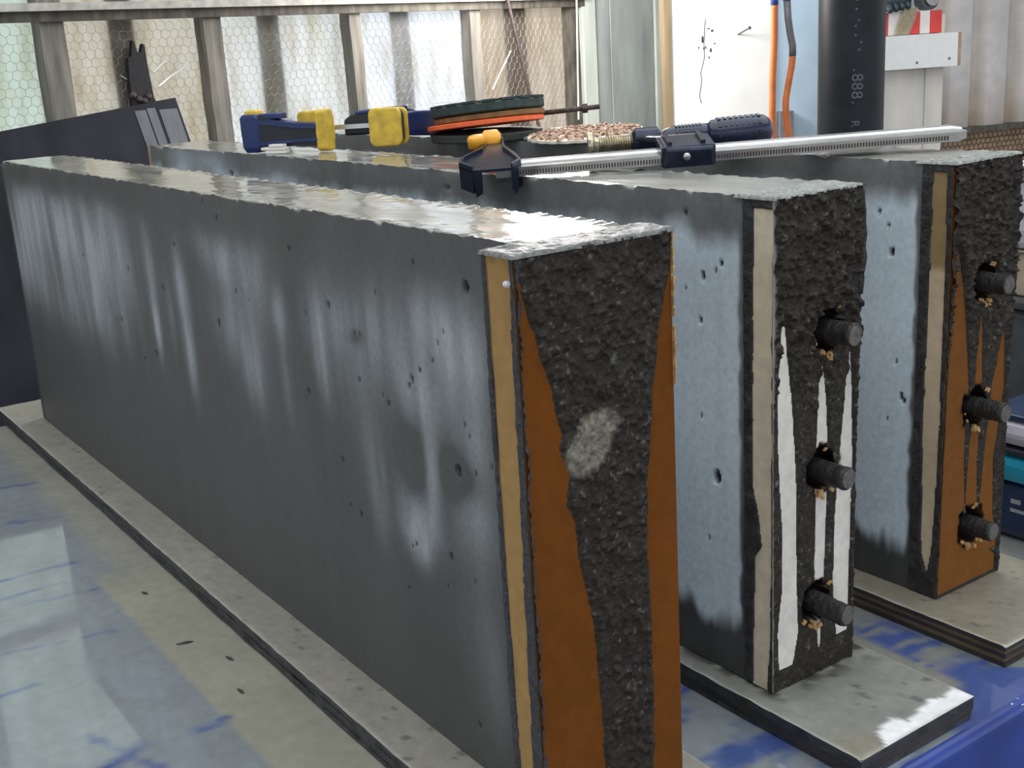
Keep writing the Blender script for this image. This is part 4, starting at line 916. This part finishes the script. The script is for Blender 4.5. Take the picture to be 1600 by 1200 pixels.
# stack of abrasive discs
dn = ez + .075*h_ - .055*u_; dn /= np.linalg.norm(dn)
DC = np.array((-.945, .622, 0))
def disc(name, c, nrm, R, th, mat, label, wob=0., hub=True):
    o = thing(name, tuple(c), label, 'disc', 'abrasive discs stacked on the farthest panel')
    nrm = np.array(nrm, float); nrm /= np.linalg.norm(nrm); a_ = np.cross(nrm, (1, .2, 0)); a_ /= np.linalg.norm(a_); b_ = np.cross(nrm, a_)
    n = 64; R_ = []
    for rr, z in ((.18, 0), (1-.02, 0), (1, .15), (1, .85), (1-.02, 1), (.18, 1)):
        R_.append([np.array(c)+nrm*(z*th) + (rr*R*(1+wob*math.sin(11*t+1)*(rr > .9)))*(math.cos(t)*a_+math.sin(t)*b_) for t in [2*math.pi*k/n for k in range(n)]])
    mb = MB(); mb.rings(R_, cap=False)
    V = [p for p in R_[0]] + [p for p in R_[-1]]; mb.add(V, [(k, n+k, n+(k+1) % n, (k+1) % n) for k in range(n)])
    mb.build('disc_body', M[mat], o)
    return o, np.array(c), nrm, a_, b_
disc('abrasive_disc', DC+ez*(ZT3+.0012), ez, .091, .013, 'disc_dark', 'charcoal disc at the bottom of the disc stack')
disc('abrasive_disc', DC+np.array((.075, .045, ZT3+.0012)), ez, .040, .0045, 'disc_mint', 'pale mint green disc poking out low at the stack front')
disc('abrasive_disc', DC+ez*(ZT3+.0225), dn, .095, .008, 'disc_orange', 'bright orange disc in the middle of the disc stack', .004)
disc('abrasive_disc', DC+ez*(ZT3+.0320)+u_*.006, dn, .090, .009, 'disc_brown', 'brown resin disc between the orange and top green discs')
gd, c, nr, a_, b_ = disc('abrasive_disc', DC+ez*(ZT3+.0425)+u_*.004, dn, .092, .015, 'disc_green', 'thick dark green notched disc on top of the stack')
mb = MB()
for k in range(18):
    t = 2*math.pi*(k+.3)/18; r0 = math.cos(t)*a_+math.sin(t)*b_; tg = -math.sin(t)*a_+math.cos(t)*b_
    mb.obox(c+r0*.060+tg*-.0105+nr*.0150, r0*.032, tg*.021, nr*.0035)
o = mb.build('segment', M['disc_green'], gd); o['kind'] = 'stuff'
MB().obox(c-u_*.088+h_*.03+nr*.0188, u_*.045, h_*.02, nr*.0012).build('bright_label', M['stripewhite'], gd)
rd = thing('threaded_rod', tuple(DC+u_*.09+ez*(ZT3+.05)), 'thin rusty threaded rod with a nut, sticking out right of the disc stack', 'rod')
ra = np.array((-.950, .738, ZT3+.0335)); rb_ = ra+u_*.098+ez*.005
MB().cyl(ra, rb_, .0045, .0042, 10).build('rod_shaft', M['ruststeel'], rd, smooth=True)
MB().lathe(ra+(rb_-ra)*.70, rb_-ra, [(0, .0088), (.009, .0088)], 6).build('hex_nut', M['ruststeel'], rd)
fd = thing('felt_pad', (-.86, .69, ZT3), 'pale round felt pad lying behind the copper disc', 'disc')
mb = MB(); mb.lathe((-.835, .700, ZT3+.001), ez, [(0, .030), (.004, .031), (.012, .030), (.014, .026)], 32); mb.build('pad_body', M['pale'], fd)
cp = thing('abrasive_disc', (-.752, .676, ZT3), 'copper-gritted mesh disc with pale serrated rim beside the stack', 'disc', 'abrasive discs stacked on the farthest panel')
cn = ez - .052*h_ - .03*u_; cn /= np.linalg.norm(cn); ca = np.cross(cn, (1, 0, 0)); ca /= np.linalg.norm(ca); cb = np.cross(cn, ca); cc = np.array((-.752, .672, ZT3+.0072))
def star(R, k, amp, z, n=96): return [cc+cn*z+(R+(amp if i % 4 < 2 else 0))*(math.cos(t)*ca+math.sin(t)*cb) for i, t in enumerate([2*math.pi*q/n for q in range(n)])]
MB().rings([star(.086, 24, .003, 0), star(.086, 24, .003, .004)]).build('backing', M['pale'], cp)
mb = MB(); random.seed(21)
for i in range(420):
    r = .085*math.sqrt(random.random()); t = random.uniform(0, 6.2832); p = cc+cn*.004+r*(math.cos(t)*ca+math.sin(t)*cb)
    k = random.uniform(.0022, .0042); t2 = random.uniform(0, 3.14); x1 = math.cos(t2)*ca+math.sin(t2)*cb; y1_ = np.cross(cn, x1)
    mb.rings([[p-x1*k-y1_*k, p+x1*k-y1_*k, p+x1*k+y1_*k, p-x1*k+y1_*k], [p+cn*.0032-x1*k*.5-y1_*k*.5, p+cn*.0032+x1*k*.5-y1_*k*.5, p+cn*.0032+x1*k*.5+y1_*k*.5, p+cn*.0032-x1*k*.5+y1_*k*.5]])
o = mb.build('copper_grit', M['copper'], cp); o['kind'] = 'stuff'

# ------------------------------------------------------------------ things beyond the farthest panel
def rr_box(name, lab, cat, loc, parts):
    o = thing(name, loc, lab, cat)
    for nm, b, mt, bv in parts: MB().box(*b).build(nm, M[mt], o, bevel=bv)
    return o
tl = thing('power_tool', (-.10, .95, 0), 'teal and dark blue power tool case standing on the table behind', 'tool')
def soft(name, x0, x1, y0, y1, z0, z1, mat, bv): MB().box(x0, x1, y0, y1, z0, z1).build(name, M[mat], tl, bevel=bv)
soft('lower_body', -.22, .02, .885, 1.10, .001, .078, 'toolblue', .012)
soft('teal_band', -.225, .025, .880, 1.105, .079, .116, 'teal', .012)
soft('dark_seam', -.222, .022, .883, 1.10, .1165, .126, 'clampdark', .004)
soft('pale_lid', -.215, .015, .887, 1.10, .1265, .160, 'lilac', .014)
soft('blue_trim', -.205, .005, .895, 1.09, .1605, .169, 'toolblue', .003)
mb = MB()
for k, (x, L) in enumerate([(-.150, .014), (-.130, .02), (-.104, .012), (-.085, .022)]): mb.box(x, x+L, .8843, .8852, .052, .058)
for k, (x, L) in enumerate([(-.150, .02), (-.124, .014), (-.100, .03)]): mb.box(x, x+L, .8843, .8852, .040, .0445)
mb.build('faint_lettering', M['greyroll'], tl)
rr_box('grey_bin', 'dark grey plastic bin behind the power tool at the right', 'bin', (-.15, 1.2, 0), [('bin_wall', (-.335, .10, 1.13, 1.40, .001, .25), 'bin', .012), ('bin_rim', (-.34, .11, 1.12, 1.41, .2505, .268), 'bin', .006)])
rr_box('cardboard_box', 'tan cardboard box on the grey bin at the right', 'box', (-.15, 1.2, .27), [('carton', (-.345, .08, 1.135, 1.38, .269, .335), 'card', .003), ('flap', (-.345, .08, 1.13, 1.25, .3355, .339), 'card', .001)])
lt = thing('plastic_tub', (-.12, 1.24, .34), 'tall pale lilac plastic tub at the right frame edge', 'tub')
MB().rings([[(-.345+gx, 1.12+gx, z), (.09-gx, 1.12+gx, z), (.09-gx, 1.38-gx, z), (-.345+gx, 1.38-gx, z)] for z, gx in ((.340, .004), (.37, .0), (.43, .006), (.455, .010))]).build('tub_wall', M['lilac'], lt, bevel=.012)
MB().rings([[(-.338, 1.11, z), (.10, 1.11, z), (.10, 1.39, z), (-.338, 1.39, z)] for z in (.4555, .466)]).build('tub_rim', M['lilac'], lt, bevel=.004)

# loose chips on the table
random.seed(12)
for k, (x, y, L, an_, lab) in enumerate([(-.80, -.072, .014, .3, 'dark chip on the khaki film, farthest of four from the viewer'), (-.625, -.082, .020, 1.2, 'longest dark chip on the khaki film, lying slanted'), (-.55, -.055, .016, .2, 'dark chip on the khaki film closest to the base edge'), (-.47, -.075, .015, .1, 'dark chip on the khaki film, nearest of four to the viewer')]):
    o = thing('dark_chip', (x, y, .0003), lab, 'chip', 'dark chips on the table')
    d = np.array((math.cos(an_), math.sin(an_), 0)); p = np.array((-d[1], d[0], 0)); c = np.array((x, y, .0004))
    MB().rings([[c-d*L/2-p*.0015, c+d*L*.1-p*.0025, c+d*L/2, c+d*L*.1+p*.002, c-d*L/2+p*.001], [c-d*L/2+ez*.001, c+d*L*.1-p*.0015+ez*.0022, c+d*L/2+ez*.001, c+d*L*.1+p*.001+ez*.0022, c-d*L/2+ez*.0012]]).build('chip_body', M['chip'], o)

random.seed(4)
o = thing('pale_crumb', (-.012, .705, .0262), 'small pale mortar crumb on the base with bare ply layers', 'crumb')
MB().rings([[np.array((-.012+r*.6*math.cos(t), .705+r*math.sin(t)*(1+.3*math.sin(3*t)), z)) for t in [2*math.pi*k/7 for k in range(7)]] for z, r in ((.0264, .0036), (.0280, .0042), (.0294, .0018))]).build('crumb_body', M['scuff'], o)
